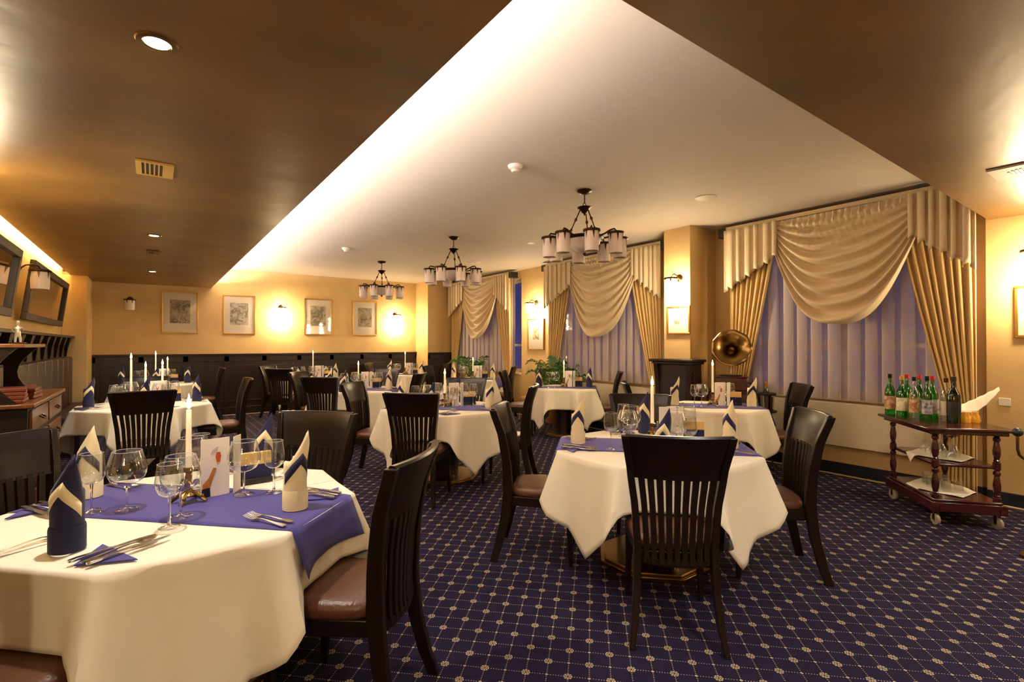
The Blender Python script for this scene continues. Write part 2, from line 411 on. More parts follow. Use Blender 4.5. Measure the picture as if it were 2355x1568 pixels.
def shade_geom(r=.075, h=.19, n=20):
    """slightly tapering frosted cylinder with eight flat facets at the top, open below"""
    g = G(); g.lathe([(r*.98, 0), (r*1.0, -.004), (r*1.04, -h*.55), (r*1.0, -h)], n, cap=False)
    g.lathe([(.012, 0), (r*.98, 0)], n, cap=False)
    return g
def cap_geom(r=.075, h=.19):
    g = G(); g.lathe([(.01, .014), (r*1.22, .010), (r*1.26, -.006), (r*1.18, -.012), (.01, -.004)], 20)
    for k in range(6):
        a = 2*PI*k/6; ca, sa = math.cos(a), math.sin(a); q = r*1.06
        tx, ty = -sa, ca
        g.add([(q*ca+tx*.012, q*sa+ty*.012, -.006), (q*ca-tx*.012, q*sa-ty*.012, -.006), (q*1.01*ca, q*1.01*sa, -h*.45)], [(0,1,2)])
    return g
def sconce(loc, rz, lit, label, m=None):
    """local: wall behind at +Y, arm reaching -Y"""
    t = thing('wall_sconce', label, 'lamp', loc, rz)
    bp = G(); secs = []
    for y_, r_ in ((0, .045), (-.012, .05), (-.03, .02), (-.04, .012)):
        secs.append([(r_*math.cos(2*PI*k/16), y_, .10+r_*math.sin(2*PI*k/16)) for k in range(16)])
    bp.loft(secs); bp.build('wall_plate', 'bronze', t)
    G().tube([(0,-.03,.10), (0,-.07,.135), (0,-.12,.145), (0,-.165,.13), (0,-.18,.10), (0,-.18,.085)], .008).build('arm', 'bronze', t)
    sh = shade_geom(); cp = cap_geom()
    for g_ in (sh, cp): g_.v = [(x, y_-.18, z+.08) for x, y_, z in g_.v]
    sh.build('shade', (m or 'shade_lit') if lit else 'shade_off', t)
    cp.build('shade_rim', 'bronze', t)
    if lit:
        l = bpy.data.lights.new('sconce_bulb', 'POINT'); l.energy = 20; l.color = (1, .84, .58); l.shadow_soft_size = .07
        o = bpy.data.objects.new('sconce_bulb', l); COL.objects.link(o)
        o.location = Vector(loc) + Matrix.Rotation(rz, 3, 'Z') @ Vector((0, -.18, -.20))
        l2 = bpy.data.lights.new('sconce_uplight', 'POINT'); l2.energy = 6; l2.color = (1, .82, .52); l2.shadow_soft_size = .06
        o2 = bpy.data.objects.new('sconce_uplight', l2); COL.objects.link(o2)
        o2.location = Vector(loc) + Matrix.Rotation(rz, 3, 'Z') @ Vector((0, -.20, .17))
sconce((-1.135, 4.62, 2.28), R(90), True, 'lit wall lamp with square-cut glass shade at the left picture edge', 'shade_lit_near')
sconce((-1.135, 7.12, 2.14), R(90), False, 'unlit wall lamp with glass shade between the two tilted mirrors')
sconce((-.34, YB, 2.20), 0, False, 'unlit wall lamp on the dim left part of back wall')
sconce((2.28, YB, 2.17), 0, True, 'lit wall lamp on back wall between the second and third prints')
sconce((4.92, YB, 2.10), 0, True, 'lit wall lamp on back wall right of the fourth print')
sconce((XR, 7.85, 2.20), R(-90), True, 'lit wall lamp on the wall between far and middle windows')
sconce((5.72, 4.06, 2.24), R(-90), True, 'lit wall lamp on the pier beside the large window')
sconce((XN, .80, 2.17), R(-90), True, 'lit wall lamp at the right picture edge above a print')
sconce((XN, -1.4, 2.17), R(-90), True, 'added lit wall lamp, unseen on the right wall behind the camera')  # added out of view to light the room from behind
sconce((-1.20, -.8, 2.2), R(90), True, 'added lit wall lamp, unseen on the left wall behind the camera')  # also added out of view, more light from the camera side

# ------------------------------------------------------------------ ceiling fittings
def downlight(x, y, label, power=40, vis=True, tilt=0):
    t = thing('ceiling_spotlight', label, 'lamp', (x, y, ZL))
    G().lathe([(.042, -.001), (.048, -.006), (.066, -.005), (.070, 0.0)], 28, cap=False).build('trim_ring', 'brass', t)
    G().lathe([(.001, -.004), (.030, -.0045), (.042, -.003)], 24, cap=False).build('lamp_face', 'spot_glow', t)
    l = bpy.data.lights.new('downlight', 'SPOT'); l.energy = power; l.color = (1, .93, .82); l.spot_size = R(130); l.spot_blend = .9; l.shadow_soft_size = .04
    o = bpy.data.objects.new('downlight', l); COL.objects.link(o); o.location = (x, y, ZL-.02)
    return t
downlight(.01, 2.32, 'bright recessed ceiling spotlight nearest the camera', 60)
downlight(.01, 6.45, 'small recessed spotlight, middle one in the lowered ceiling', 60)
downlight(.0, 9.64, 'small recessed spotlight, farthest one in the lowered ceiling', 50)
downlight(1.9, .35, 'added fill spotlight, unseen above and behind the view, left one', 60)  # added unseen fixture, fills the near tables from the front
downlight(4.4, -.2, 'added fill spotlight, unseen above and behind the view, right one', 80)  # added unseen fixture, raises the ambient light on the right
downlight(.0, -.9, 'added fill spotlight, unseen behind the camera over the left aisle', 60)  # added unseen fixture, front light from behind the camera
downlight(2.4, -1.6, 'added fill spotlight, unseen at the rear of the room', 70)  # added unseen fixture, general fill from the rear

def vent(x, y, label, w=.20, d=.30, dark=False):
    t = thing('ceiling_vent', label, 'vent', (x, y, ZL))
    g = G(); g.bb(-w/2, w/2, -d/2, -d/2+.02, -.012, 0); g.bb(-w/2, w/2, d/2-.02, d/2, -.012, 0)
    g.bb(-w/2, -w/2+.03, -d/2+.02, d/2-.02, -.012, 0); g.bb(w/2-.05, w/2, -d/2+.02, d/2-.02, -.012, 0)
    g.build('frame', 'card_yellow' if not dark else 'bronze', t)
    G().bb(-w/2+.02, w/2-.02, -d/2+.02, d/2-.02, -.004, -.001).build('backing', 'black', t, flat=True)
    g = G()
    for k in range(5): g.bb(-w/2+.045+k*.024, -w/2+.053+k*.024, -d/2+.02, d/2-.02, -.010, -.004)
    g.build('slats', 'card_yellow' if not dark else 'bronze', t)
vent(.01, 3.99, 'rectangular slotted air vent in the lowered ceiling')
vent(.0, 7.57, 'small dark air vent in the lowered ceiling near the far spotlights', .13, .24, True)
t = thing('ceiling_vent', 'square white ceiling plate with round slotted grille at the right picture edge', 'vent', (4.60, .66, ZL))
G().bb(-.15, .15, -.15, .15, -.014, 0).build('plate', 'plastic_white', t, bevel=.004)
g = G()
for k in range(-3, 4):
    hw = math.sqrt(max(0, .07**2-(k*.02)**2))
    if hw > .01: g.bb(-hw, hw, k*.02-.006, k*.02+.006, -.017, -.0135)
g.build('grille', 'black', t)
t = thing('smoke_detector', 'round white smoke detector on the white ceiling left of the near chandelier', 'smoke detector', (2.575, 3.50, ZH))
G().lathe([(.001, 0), (.065, 0), (.065, -.014), (.05, -.03), (.045, -.034), (.001, -.034)], 24).build('base', 'plastic_white', t)
G().lathe([(.03, -.034), (.038, -.045), (.030, -.058), (.001, -.06)], 20).build('sensor_head', 'plastic_white', t)
d2 = dup(t, (2.55, 8.12, ZH), 0, 'tiny white smoke detector on the far part of the white ceiling')
tag(G().lathe([(.001,0),(.105,0),(.105,-.008),(.085,-.014),(.001,-.014)], 28, (4.776,3.064,ZH)).build('ceiling_speaker', 'plastic_white'), 'flat round grey speaker disc on white ceiling right of near chandelier', 'speaker')
tag(G().lathe([(.001,0),(.13,0),(.13,-.008),(.10,-.02),(.001,-.02)], 28, (4.95,8.06,ZH)).build('ceiling_speaker', 'plastic_white'), 'flat round disc on white ceiling behind the middle chandelier', 'speaker')
tag(G().lathe([(.001,0),(.06,0),(.06,-.008),(.045,-.012),(.001,-.012)], 24, (4.73,6.03,ZH)).build('ceiling_spotlight', 'plastic_white'), 'small unlit ceiling light left of the near chandelier', 'lamp')

# ------------------------------------------------------------------ chandeliers
def chandelier():
    t = thing('chandelier', '', 'chandelier', (3.56, 3.65, ZH))
    G().lathe([(.002, 0), (.075, 0), (.078, -.012), (.06, -.03), (.02, -.045), (.002, -.045)], 24).build('ceiling_rose', 'bronze', t)
    g = G(); g.tube([(0,0,-.04), (0,0,-.13)], .006)
    for k in range(12):
        a = 2*PI*k/12; b = 2*PI*(k+1)/12
        g.tube([(.02*math.cos(a), 0, -.15+.02*math.sin(a)), (.02*math.cos(b), 0, -.15+.02*math.sin(b))], .004, 6)
    g.build('hook', 'bronze', t)
    G().lathe([(.002, -.168), (.07, -.172), (.075, -.18), (.045, -.20), (.03, -.225), (.012, -.24), (.002, -.26)], 20).build('crown', 'bronze', t)
    for k in range(3):
        a = 2*PI*k/3 + .55; p0 = Vector((.045*math.cos(a), .045*math.sin(a), -.20)); p1 = Vector((.17*math.cos(a), .17*math.sin(a), -.475))
        pts = [p0.lerp(p1, s) for s in (0,.3,.38,.46,.7,.78,.86,1)]
        G().tube(pts, [.006,.006,.017,.006,.006,.014,.006,.006], 8).build('suspension_rod', 'bronze', t)
    G().lathe([(.165,-.47), (.19,-.475), (.195,-.49), (.175,-.505), (.155,-.495)], 28).build('ring', 'bronze', t)
    G().lathe([(.165,-.50), (.155,-.545), (.115,-.60), (.05,-.635), (.002,-.64)], 28, cap=False).build('glass_bowl', 'shade_off', t)
    G().lathe([(.002,-.635),(.014,-.64),(.018,-.655),(.002,-.67)], 12).build('finial', 'bronze', t)
    for k in range(8):
        a = 2*PI*k/8 + .2; ca, sa = math.cos(a), math.sin(a)
        pts = [(.17*ca, .17*sa, -.49), (.24*ca, .24*sa, -.475), (.30*ca, .30*sa, -.45), (.345*ca, .345*sa, -.445), (.36*ca, .36*sa, -.46), (.36*ca, .36*sa, -.485)]
        arm = G().tube(pts, .009, 8).build('arm', 'bronze', t)
        sh = shade_geom(.066, .195, 18); cp = cap_geom(.066, .195)
        for q in (sh, cp): q.v = [(x+.36*ca, y+.36*sa, z-.49) for x, y, z in q.v]
        sh.build('shade', 'shade_off', arm); cp.build('shade_rim', 'bronze', arm)
    return t
ch = chandelier()
ch['label'] = 'bronze chandelier with eight unlit glass shades, nearest of the three'
dup(ch, (3.565, 6.37, ZH), .35, 'bronze chandelier with unlit glass shades, middle of the three')
dup(ch, (3.51, 9.04, ZH), .6, 'bronze chandelier with unlit glass shades, farthest and smallest looking')

# ------------------------------------------------------------------ curtains
def pleats(s, n, amp, seed=0):
    """depth and sideways shift of a pleated cloth at parameter s (0..1)"""
    ph = 2*PI*n*s + .7*math.sin(2*PI*s*3.1+seed)
    return amp*math.sin(ph), -amp*.55*math.sin(2*ph)
def curtains(y0, y1, ztop, zsill, name, nswag=1, xr=6.16, seed=0, gap0=0.0):
    """y0 = end near the camera (right in the picture), y1 = far end (left)"""
    W = y1-y0
    t = thing('curtain_rail', 'ceiling curtain rail with black end blocks above the %s' % name, 'curtain rail', (xr, (y0+y1)/2, ztop))
    G().bb(-.10, .05, -W/2, W/2, .0, .045).build('rail', 'satin', t)
    for s in (-1, 1):
        if s*W/2+(y0+y1)/2 < YBK+.3: continue
        G().box((-.03, s*(W/2+.05), -.02), (.17, .10, .12)).build('end_block', 'black', t, bevel=.004)
    # sheer
    g = G(); n = 420 if W > 2.5 else 360; rows = []
    for z in (ztop-.01, zsill-.02):
        row = []
        for i in range(n+1):
            s = i/n; dx, dy = pleats(s, W*5.6, .038, seed)
            row.append((xr+.045+dx, y0+.05+(W-.1)*s+dy*1.7, z))
        rows.append(row)
    g.grid(rows)
    tag(g.build('sheer_curtain', 'sheer', angle=80), 'white see-through pleated curtain covering the %s' % name, 'curtain')
    # drapes
    for side in (0, 1):
        g = G(); rows = []; n = 90; m = 26
        wt = W*.24 + .04; wb = W*.085
        for j in range(m+1):
            v = j/m; z = ztop-.01-(ztop-.06)*v
            tv = min(1, v/.72); k = wt + (wb-wt)*(tv**1.15) if v < .72 else wb + (v-.72)*.12
            row = []
            for i in range(n+1):
                s = i/n; dx, dy = pleats(s, 8, .03*(1-.35*tv), seed+side*2)
                q = s*k + dy*.5
                y = (y1-.02-q) if side else (y0+.02+q)
                row.append((xr-.035+dx*.9, y, z))
            rows.append(row)
        g.grid(rows)
        tag(g.build('drape', 'gold_curtain', angle=80, solid=.003), 'gold curtain gathered to the %s side of the %s' % (('left','right')[1-side], name), 'curtain')
    # swags and tails: one thing
    tq = thing('swag_valance', 'cream satin swag valance with stepped tails above the %s' % name, 'valance', (0,0,0))
    g = G(); a, b = y0+W*.18, y1-W*.265; n = 60; m = 110; rows = []
    D = W*.405 if W < 2.5 else W*.40
    for j in range(m+1):
        v = j/m
        row = []
        for i in range(n+1):
            u = i/n; w_ = 1-abs(2*u-1)
            sagv = v*D; side_ = .42*v
            shape = (1-abs(2*u-1)**2.2)
            z = ztop-.01 - side_ - (sagv-side_*.3)*shape
            z -= .03*v*math.sin(u*9+seed)*shape
            fold = .050*math.sin(2*PI*8.0*v**.85 + 1.1*math.sin(2*PI*u))*(.35+.65*shape)*min(1, v*5)
            gath = .018*math.sin(2*PI*22*u)*max(0, 1-v*2.0)
            row.append((xr-.11+fold*.9+gath-.06*v*shape, a+(b-a)*(u) , z))
        rows.append(row)
    g.grid(rows); g.build('swag', 'satin', tq, angle=80)
    for side in (0, 1):
        g = G(); rows = []; n = 96; m = 12; wt = W*.20 if side == 0 else W*.28
        for j in range(m+1):
            v = j/m; row = []
            for i in range(n+1):
                s = i/n; dx, dy = pleats(s, 6, .022, seed+side)
                ln = .80-.40*s + .05*math.sin(2*PI*6*s+1.2)
                st = math.floor(s*5.999)/6; ln = .5*ln + .5*(.84-.42*st)
                y = (y1-.0-s*wt-dy) if side else (y0+s*wt+dy)
                row.append((xr-.14+dx, y, ztop-ln*v*.95))
            rows.append(row)
        g.grid(rows); g.build('tail', 'satin', tq, angle=80, solid=.002)
curtains(1.17, 3.60, 2.93, .86, 'large near window', seed=0)
curtains(4.62, 7.28, 2.93, .86, 'middle window', seed=1.3)
curtains(8.46, 11.05, 2.93, .86, 'far window', seed=2.1)
def rad(y0, y1, z0, z1, label):
    t = thing('radiator_cover', label, 'radiator', (6.235, (y0+y1)/2, 0)); L = y1-y0
    G().bb(-.05, .04, -L/2, L/2, z0, z1).build('panel', 'radiator', t, bevel=.006)
    G().bb(.03, .072, -L/2+.1, L/2-.1, z0+.05, z1-.05).build('bracket', 'plastic_white', t)
rad(1.42, 3.52, .32, .80, 'long cream radiator panel below the large near window')
rad(4.75, 7.15, .30, .78, 'cream radiator panel below the middle window')

# street lamps outside, seen as tiny lights through the sheers
for x, y, z, r in ((14, 5.2, 1.0, .045), (18, 3.5, 4.2, .09), (17, 7.6, 4.0, .06)):
    tag(G().tube([(x,y,-1),(x,y,z-r*.9)], .03).build('street_lamp_post', 'black'), 'thin dark lamp post outside the windows', 'lamp post', 'posts outside')
    tag(G().sphere((x,y,z), r).build('street_lamp', 'spot_glow'), 'tiny distant light seen through the sheer curtain', 'lamp', 'lights outside the windows')

# ------------------------------------------------------------------ chair
def prof(z):
    """half width and depth position of the back posts at height z"""
    K = [(0,.215,-.315),(.12,.197,-.280),(.28,.184,-.243),(.46,.180,-.222),(.64,.192,-.228),(.82,.215,-.252),(1.02,.247,-.312)]
    for (z0,w0,y0),(z1,w1,y1) in zip(K, K[1:]):
        if z <= z1:
            t = (z-z0)/(z1-z0); t = t*t*(3-2*t)*.4+t*.6
            return w0+(w1-w0)*t, y0+(y1-y0)*t
    return K[-1][1], K[-1][2]
def make_chair():
    t = thing('dining_chair', '', 'chair', (0,0,0))
    # seat frame
    g = G(); pl = [(-.175,-.215),(.175,-.215),(.218,.215),(-.218,.215)]
    g.prism(pl, .365, .43); g.build('seat_frame', 'chair_wood', t, bevel=.006)
    # cushion, rounded front
    g = G(); secs = []
    for z, k in ((.428,.97),(.445,1.03),(.470,1.03),(.487,.97),(.496,.80),(.498,.4)):
        L = []
        for i in range(28):
            a = 2*PI*i/28; ca, sa = math.cos(a), math.sin(a)
            e = .42; x = math.copysign(abs(ca)**e, ca); y = math.copysign(abs(sa)**e, sa)
            w = .185+.035*(y*.5+.5)
            L.append((x*w*k, .005+y*.212*k+(.022*(1-x*x) if y > 0 else 0)*k, z+.006*(1-x*x)*(z > .48)))
        secs.append(L)
    g.loft(secs); g.build('seat', 'leather', t, angle=60)
    # rear legs with posts
    for s in (-1, 1):
        secs = []
        for i in range(19):
            z = 1.02*i/18; w, y = prof(z); tw = .021 if z > .1 else .017; td = .036-.010*abs(z-.45)/.6
            if i == 18: z -= .006
            secs.append([(s*w-tw, y-td, z), (s*w+tw*.6, y-td, z), (s*w+tw*.6, y+td*.8, z), (s*w-tw, y+td*.8, z)])
        G().loft(secs).build('leg', 'chair_wood', t, bevel=.004)
    for s in (-1, 1):
        secs = [[(s*.192+a*k+s*dx, .185+b*k+dy, z) for a, b in ((-1,-1),(1,-1),(1,1),(-1,1))] for z, k, dx, dy in ((0,.013,.012,.012),(.18,.017,.006,.004),(.366,.022,0,0))]
        G().loft(secs).build('leg', 'chair_wood', t, bevel=.003)
    # curved top rail
    secs = []
    for i in range(21):
        u = -1+2*i/20; L = []
        bow = .040*(1-u*u)
        for z, e in ((.80,.010),(.86,.011),(.93,.012),(.99,.014),(1.012,.020),(1.022,.012)):
            w, y = prof(z); L.append((u*w, y-bow-e, z))
        for z, e in ((1.022,.006),(1.012,.012),(.93,.010),(.80,.010)):
            w, y = prof(z); L.append((u*w, y-bow+e, z))
        secs.append(L)
    G().loft(secs).build('backrest', 'chair_wood', t, angle=50)
    # slats from rail to below the seat
    g = G()
    for k in range(9):
        u = -.83+1.66*k/8; secs = []
        for i in range(9):
            z = .385+(.815-.385)*i/8; w, y = prof(z); w -= .01; bow = .036*(1-u*u)
            hw = .0120+.0035*(z-.38)/.43
            secs.append([(u*w-hw, y-bow-.008, z), (u*w+hw, y-bow-.008, z), (u*w+hw, y-bow+.006, z), (u*w-hw, y-bow+.006, z)])
        g.loft(secs)
    g.build('slats', 'chair_wood', t)
    w, y = prof(.40)
    secs = []
    for i in range(9):
        u = -1+2*i/8; bow = .036*(1-u*u); yy = y-bow
        secs.append([(u*w, yy-.007, .375), (u*w, yy+.010, .375), (u*w, yy+.010, .405), (u*w, yy-.007, .405)])
    G().loft(secs).build('lower_rail', 'chair_wood', t)
    return t
CH = make_chair(); CH_USED = [False]
CHAIR_OFF = .312
def chair_at(bx, by, fx, fy, label):
    """chair whose back top stands at (bx,by) and which faces (fx,fy)"""
    L = math.hypot(fx, fy); fx /= L; fy /= L
    ox, oy = bx+fx*CHAIR_OFF, by+fy*CHAIR_OFF; rz = math.atan2(fy, fx)-PI/2
    if not CH_USED[0]:
        CH.location = (ox, oy, 0); CH.rotation_euler = (0,0,rz); CH['label'] = label; CH['group'] = 'dining chairs'; CH_USED[0] = True; return CH
    return dup(CH, (ox, oy, 0), rz, label, 'dining chairs')

# ------------------------------------------------------------------ table, cloth, runner
TZ = .76
def octR(th, rin):
    a = (th + PI/8) % (PI/4) - PI/8          # side centres at 0,45,90...
    return rin/math.cos(a)
def sqR(th, S, rot):
    a = (th-rot + PI/4) % (PI/2) - PI/4
    return S/math.cos(a)
def table(x, y, W, S, crot, phrase, runner=True):
    rin = W/2
    t = thing('dining_table', 'octagonal pedestal table under white cloth, %s' % phrase, 'table', (x, y, 0), 0, 'dining tables')
    oc = [(rin/math.cos(PI/8)*math.cos(PI/8+k*PI/4), rin/math.cos(PI/8)*math.sin(PI/8+k*PI/4)) for k in range(8)]
    G().prism([(a*.985, b*.985) for a, b in oc], .725, .752).build('tabletop', 'dark_wood', t, bevel=.004)
    G().prism([(a*.22, b*.22) for a, b in oc], .04, .725).build('pedestal', 'dark_wood', t, bevel=.004)
    g = G(); g.prism([(a*.56, b*.56) for a, b in oc], 0, .028); g.prism([(a*.52, b*.52) for a, b in oc], .028, .044)
    g.build('foot_plate', 'brass', t, bevel=.004)
    # cloth: flat on top, hanging from the octagon edge, square corners reach low
    g = G(); n = 192; rows = []; ph = random.random()*6
    def P(th, q, L):
        """q = distance along the cloth beyond the centre"""
        Rr = octR(th, rin); ca, sa = math.cos(th), math.sin(th)
        if q <= Rr: return (q*ca, q*sa, TZ)
        e = q-Rr; rad = .014
        if e < rad*1.4: ang = e/(rad*1.4)*PI/2; o = rad*math.sin(ang); z = TZ-rad*(1-math.cos(ang))
        else: o = rad; z = TZ-rad-(e-rad*1.4)
        v = abs(((th-PI/8+PI/8) % (PI/4)) - PI/8)/(PI/8)          # 0 at the octagon corners .. 1 at side centres
        corner = max(0, 1-v*1.6)
        e2 = max(0, e-.02)
        o += e2*(.36*corner**1.3) - e2*.07*max(0, 1-abs(v-.5)/.3) + e2*.035*math.sin(8*th*2+ph) + e2*.02*math.sin(5*th+ph*2) - .03*e2*(v**2)
        o = max(o, .012)
        return ((Rr+o)*ca, (Rr+o)*sa, z)
    fr = [0,.25,.5,.75,.9,.97,1.0]
    ths = [2*PI*i/n for i in range(n)]
    for f in fr:
        rows.append([P(th, f*octR(th, rin), 0) for th in ths+[ths[0]]])
    def drop(th):
        Rr = octR(th, rin); k = round(th/(PI/4)); lam = th-k*PI/4; sc = abs(rin*math.tan(lam))
        tipside = abs(((k*PI/4-crot) % (PI/2)) - PI/4) < .1
        hv = rin*math.tan(PI/8)
        L1 = S*math.sqrt(2)-rin-sc; L2 = S-rin; Lv = (S*math.sqrt(2)-rin-hv)*.62+L2*.38
        w_ = max(0, (sc/hv-.80)/.20); w_ = w_*w_
        return (L1 if tipside else L2)*(1-w_)+Lv*w_
    for k in range(1, 17):
        f = (k/16.)
        f = f**1.15 if k > 1 else .03
        rows.append([P(th, octR(th, rin)+drop(th)*f, 1) for th in ths+[ths[0]]])
    g.grid(rows)
    c = g.build('tablecloth', 'cloth', angle=80, solid=.0015)
    c.location = (x, y, 0)
    tag(c, 'white square tablecloth hanging in points, on %s' % phrase, 'tablecloth', 'tablecloths')
    if runner:
        hw = .225; dl = rin+.17; rows = []
        for i in range(61):
            a = -dl+2*dl*i/60; row = []
            for j in range(13):
                b = -hw+2*hw*j/12
                aa = abs(a); sg = 1 if a > 0 else -1
                zz = TZ+.0035
                if aa > rin:
                    e = aa-rin
                    if e < .03: an = e/.03*PI/2; r_ = rin+.019*math.sin(an); zz = TZ+.004-.019*(1-math.cos(an))
                    else: r_ = rin+.019+(e-.03)*(.07+.36*max(0, (abs(b)/hw-.35)/.65)**1.5); zz = TZ+.004-.019-(e-.03)*(1+.12*abs(b)/hw)
                else: r_ = aa
                d = (.7071, -.7071); nn = (.7071, .7071)
                row.append((sg*r_*d[0]+b*nn[0], sg*r_*d[1]+b*nn[1], zz))
            rows.append(row)
        r = G().grid(rows).build('table_runner', 'runner', angle=80, solid=.0012)
        r.location = (x, y, 0)
        tag(r, 'violet blue table runner laid across %s' % phrase, 'runner', 'table runners')
    return t

# ------------------------------------------------------------------ table ware prototypes
def proto(fn):
    o = fn(); return o
USED = set()
def put(o, loc, rz, label, group):
    if o.name not in USED:
        USED.add(o.name); o.location = loc; o.rotation_euler = (0,0,rz); o['label'] = label; o['group'] = group; return o
    return dup(o, loc, rz, label, group)

def make_napkin(c1, c2, name='folded_napkin'):
    t = thing(name, '', 'napkin')
    rr = .046
    def Ht(ph):
        k = math.cos(ph)
        return .205 + .120*max(0, 1-abs(ph-.25)/1.25)**1.05 - .030*max(0, -k)
    n = 48; rows = []
    for f in (0,.2,.4,.6,.75,.88,1):
        row = []
        for i in range(n+1):
            ph = -PI+2*PI*i/n; z = Ht(ph)*f; r_ = rr*(1+.05*math.sin(3*ph)) - .012*max(0, z-.2)/.12*(.3+.7*max(0, math.cos(ph)))
            row.append((r_*math.cos(ph), r_*math.sin(ph)*.92+.22*max(0, z-.19), z))
        rows.append(row)
    G().grid(rows).build('tube', c1, t, solid=.003, angle=60)
    G().lathe([(rr*1.03,.0),(rr*1.08,.002),(rr*1.08,.075),(rr*1.03,.083)], 32, cap=False).build('cuff', c1, t)
    rows = []
    for f in (0, 1):
        row = []
        for i in range(33):
            ph = -1.5+3.0*i/32; z0 = .135+.055*(1-abs(ph)/1.0); z = z0+f*.045
            z = max(.085, z); r_ = rr*(1+.05*math.sin(3*ph))+.0022 - .012*max(0, z-.2)/.12*(.3+.7*max(0, math.cos(ph)))
            row.append((r_*math.cos(ph)+.0006, r_*math.sin(ph)*.92+.22*max(0, z-.19), z))
        rows.append(row)
    G().grid(rows).build('stripe', c2, t, solid=.0012)
    rows = []
    for f in (0, 1):
        row = []
        for i in range(25):
            ph = -.95+2.2*i/24; z = .225+f*(Ht(ph)-.232)
            r_ = rr*(1+.05*math.sin(3*ph)) - .006 - .012*max(0, z-.2)/.12*(.3+.7*max(0, math.cos(ph)))
            z = max(z, .205); row.append((r_*math.cos(ph), r_*math.sin(ph)*.92+.22*max(0, z-.19), z))
        rows.append(row)
    G().grid(rows).build('inner_fold', c2 if c1 == 'napkin_navy' else c1, t, solid=.001)
    return t
NAP = {'n': make_napkin('napkin_navy', 'napkin_cream'), 'c': make_napkin('napkin_cream', 'napkin_navy')}

def make_glass(big):
    t = thing('wine_glass', '', 'glass')
    if big: bowl = [(.006,.105),(.03,.110),(.055,.125),(.067,.150),(.070,.172),(.065,.200),(.056,.228),(.051,.245)]
    else:   bowl = [(.006,.115),(.022,.119),(.038,.133),(.046,.155),(.047,.175),(.043,.205),(.039,.24)]
    n = 28
    G().lathe(bowl, n, cap=False).build('bowl', 'glass', t)
    G().lathe([(.006, bowl[0][1]), (.0042, .09), (.0040, .03), (.008, .012), (.001, .011)], n, cap=True).build('stem', 'glass_stem', t)
    G().lathe([(.008, .012), (.018, .006), (.042 if big else .036, .003), (.042 if big else .036, .0012)], n, cap=False).build('foot', 'glass', t)
    g = G(); rr = bowl[-1][0]; g.tube([(rr*math.cos(2*PI*k/24), rr*math.sin(2*PI*k/24), bowl[-1][1]) for k in range(25)], .0009, 5, cap=False)
    g.build('rim', 'glass_rim_glint', t)
    return t
GB, GS = make_glass(True), make_glass(False)

def make_fork():
    g = G(); secs = []
    for y, w, z in ((-.115,.009,.004),(-.10,.011,.004),(-.05,.006,.006),(0,.004,.010),(.03,.0045,.010),(.045,.012,.006),(.06,.013,.005)):
        secs.append([(-w,y,z-.0012),(w,y,z-.0012),(w,y,z+.0012),(-w,y,z+.0012)])
    g.loft(secs)
    for k in range(4):
        x = -.0105+.007*k; g.loft([[(x-.0015,y,z-.001),(x+.0015,y,z-.001),(x+.0015,y,z+.001),(x-.0015,y,z+.001)] for y, z in ((.058,.005),(.085,.007),(.108,.013))])
    return tag(g.build('fork', 'silver'), '', 'fork')
def make_knife():
    g = G(); secs = []
    for y, w, z in ((-.126,.005,.005),(-.120,.0085,.005),(-.10,.010,.006),(-.03,.006,.006),(-.01,.006,.005),(0,.010,.005),(.06,.011,.005),(.10,.009,.005),(.125,.002,.005)):
        h = .004 if y < -.005 else .001
        secs.append([(-w,y,z-h),(w,y,z-h),(w,y,z+h),(-w,y,z+h)])
    g.loft(secs)
    return tag(g.build('knife', 'silver', bevel=.0028), '', 'knife')
def make_spoon():
    g = G(); secs = []
    for y, w, z in ((-.115,.009,.004),(-.09,.010,.004),(-.04,.005,.007),(.03,.004,.010),(.045,.010,.008),(.06,.018,.005),(.08,.021,.004),(.10,.017,.006),(.112,.006,.009)):
        L = []
        for a, b in ((-1,0),(-.5,-1),(.5,-1),(1,0),(.5,.1),(-.5,.1)):
            dz = (.004 if y > .05 else .0014)*b
            L.append((a*w, y, z+dz+(.002 if abs(a) == 1 else 0)))
        secs.append(L)
    g.loft(secs)
    return tag(g.build('spoon', 'silver'), '', 'spoon')
FK, KN, SP = make_fork(), make_knife(), make_spoon()
def make_square():
    g = G(); g.loft([[(-.085,-.085,z),(.085,-.085,z),(-.085,.085,z)] for z in (.0005,.003)])
    g.loft([[(-.085,-.085,z),(.083,-.085,z),(-.085,.083,z)] for z in (.0032,.005)])
    return tag(g.build('paper_napkin', 'runner'), '', 'napkin')
PN = make_square()

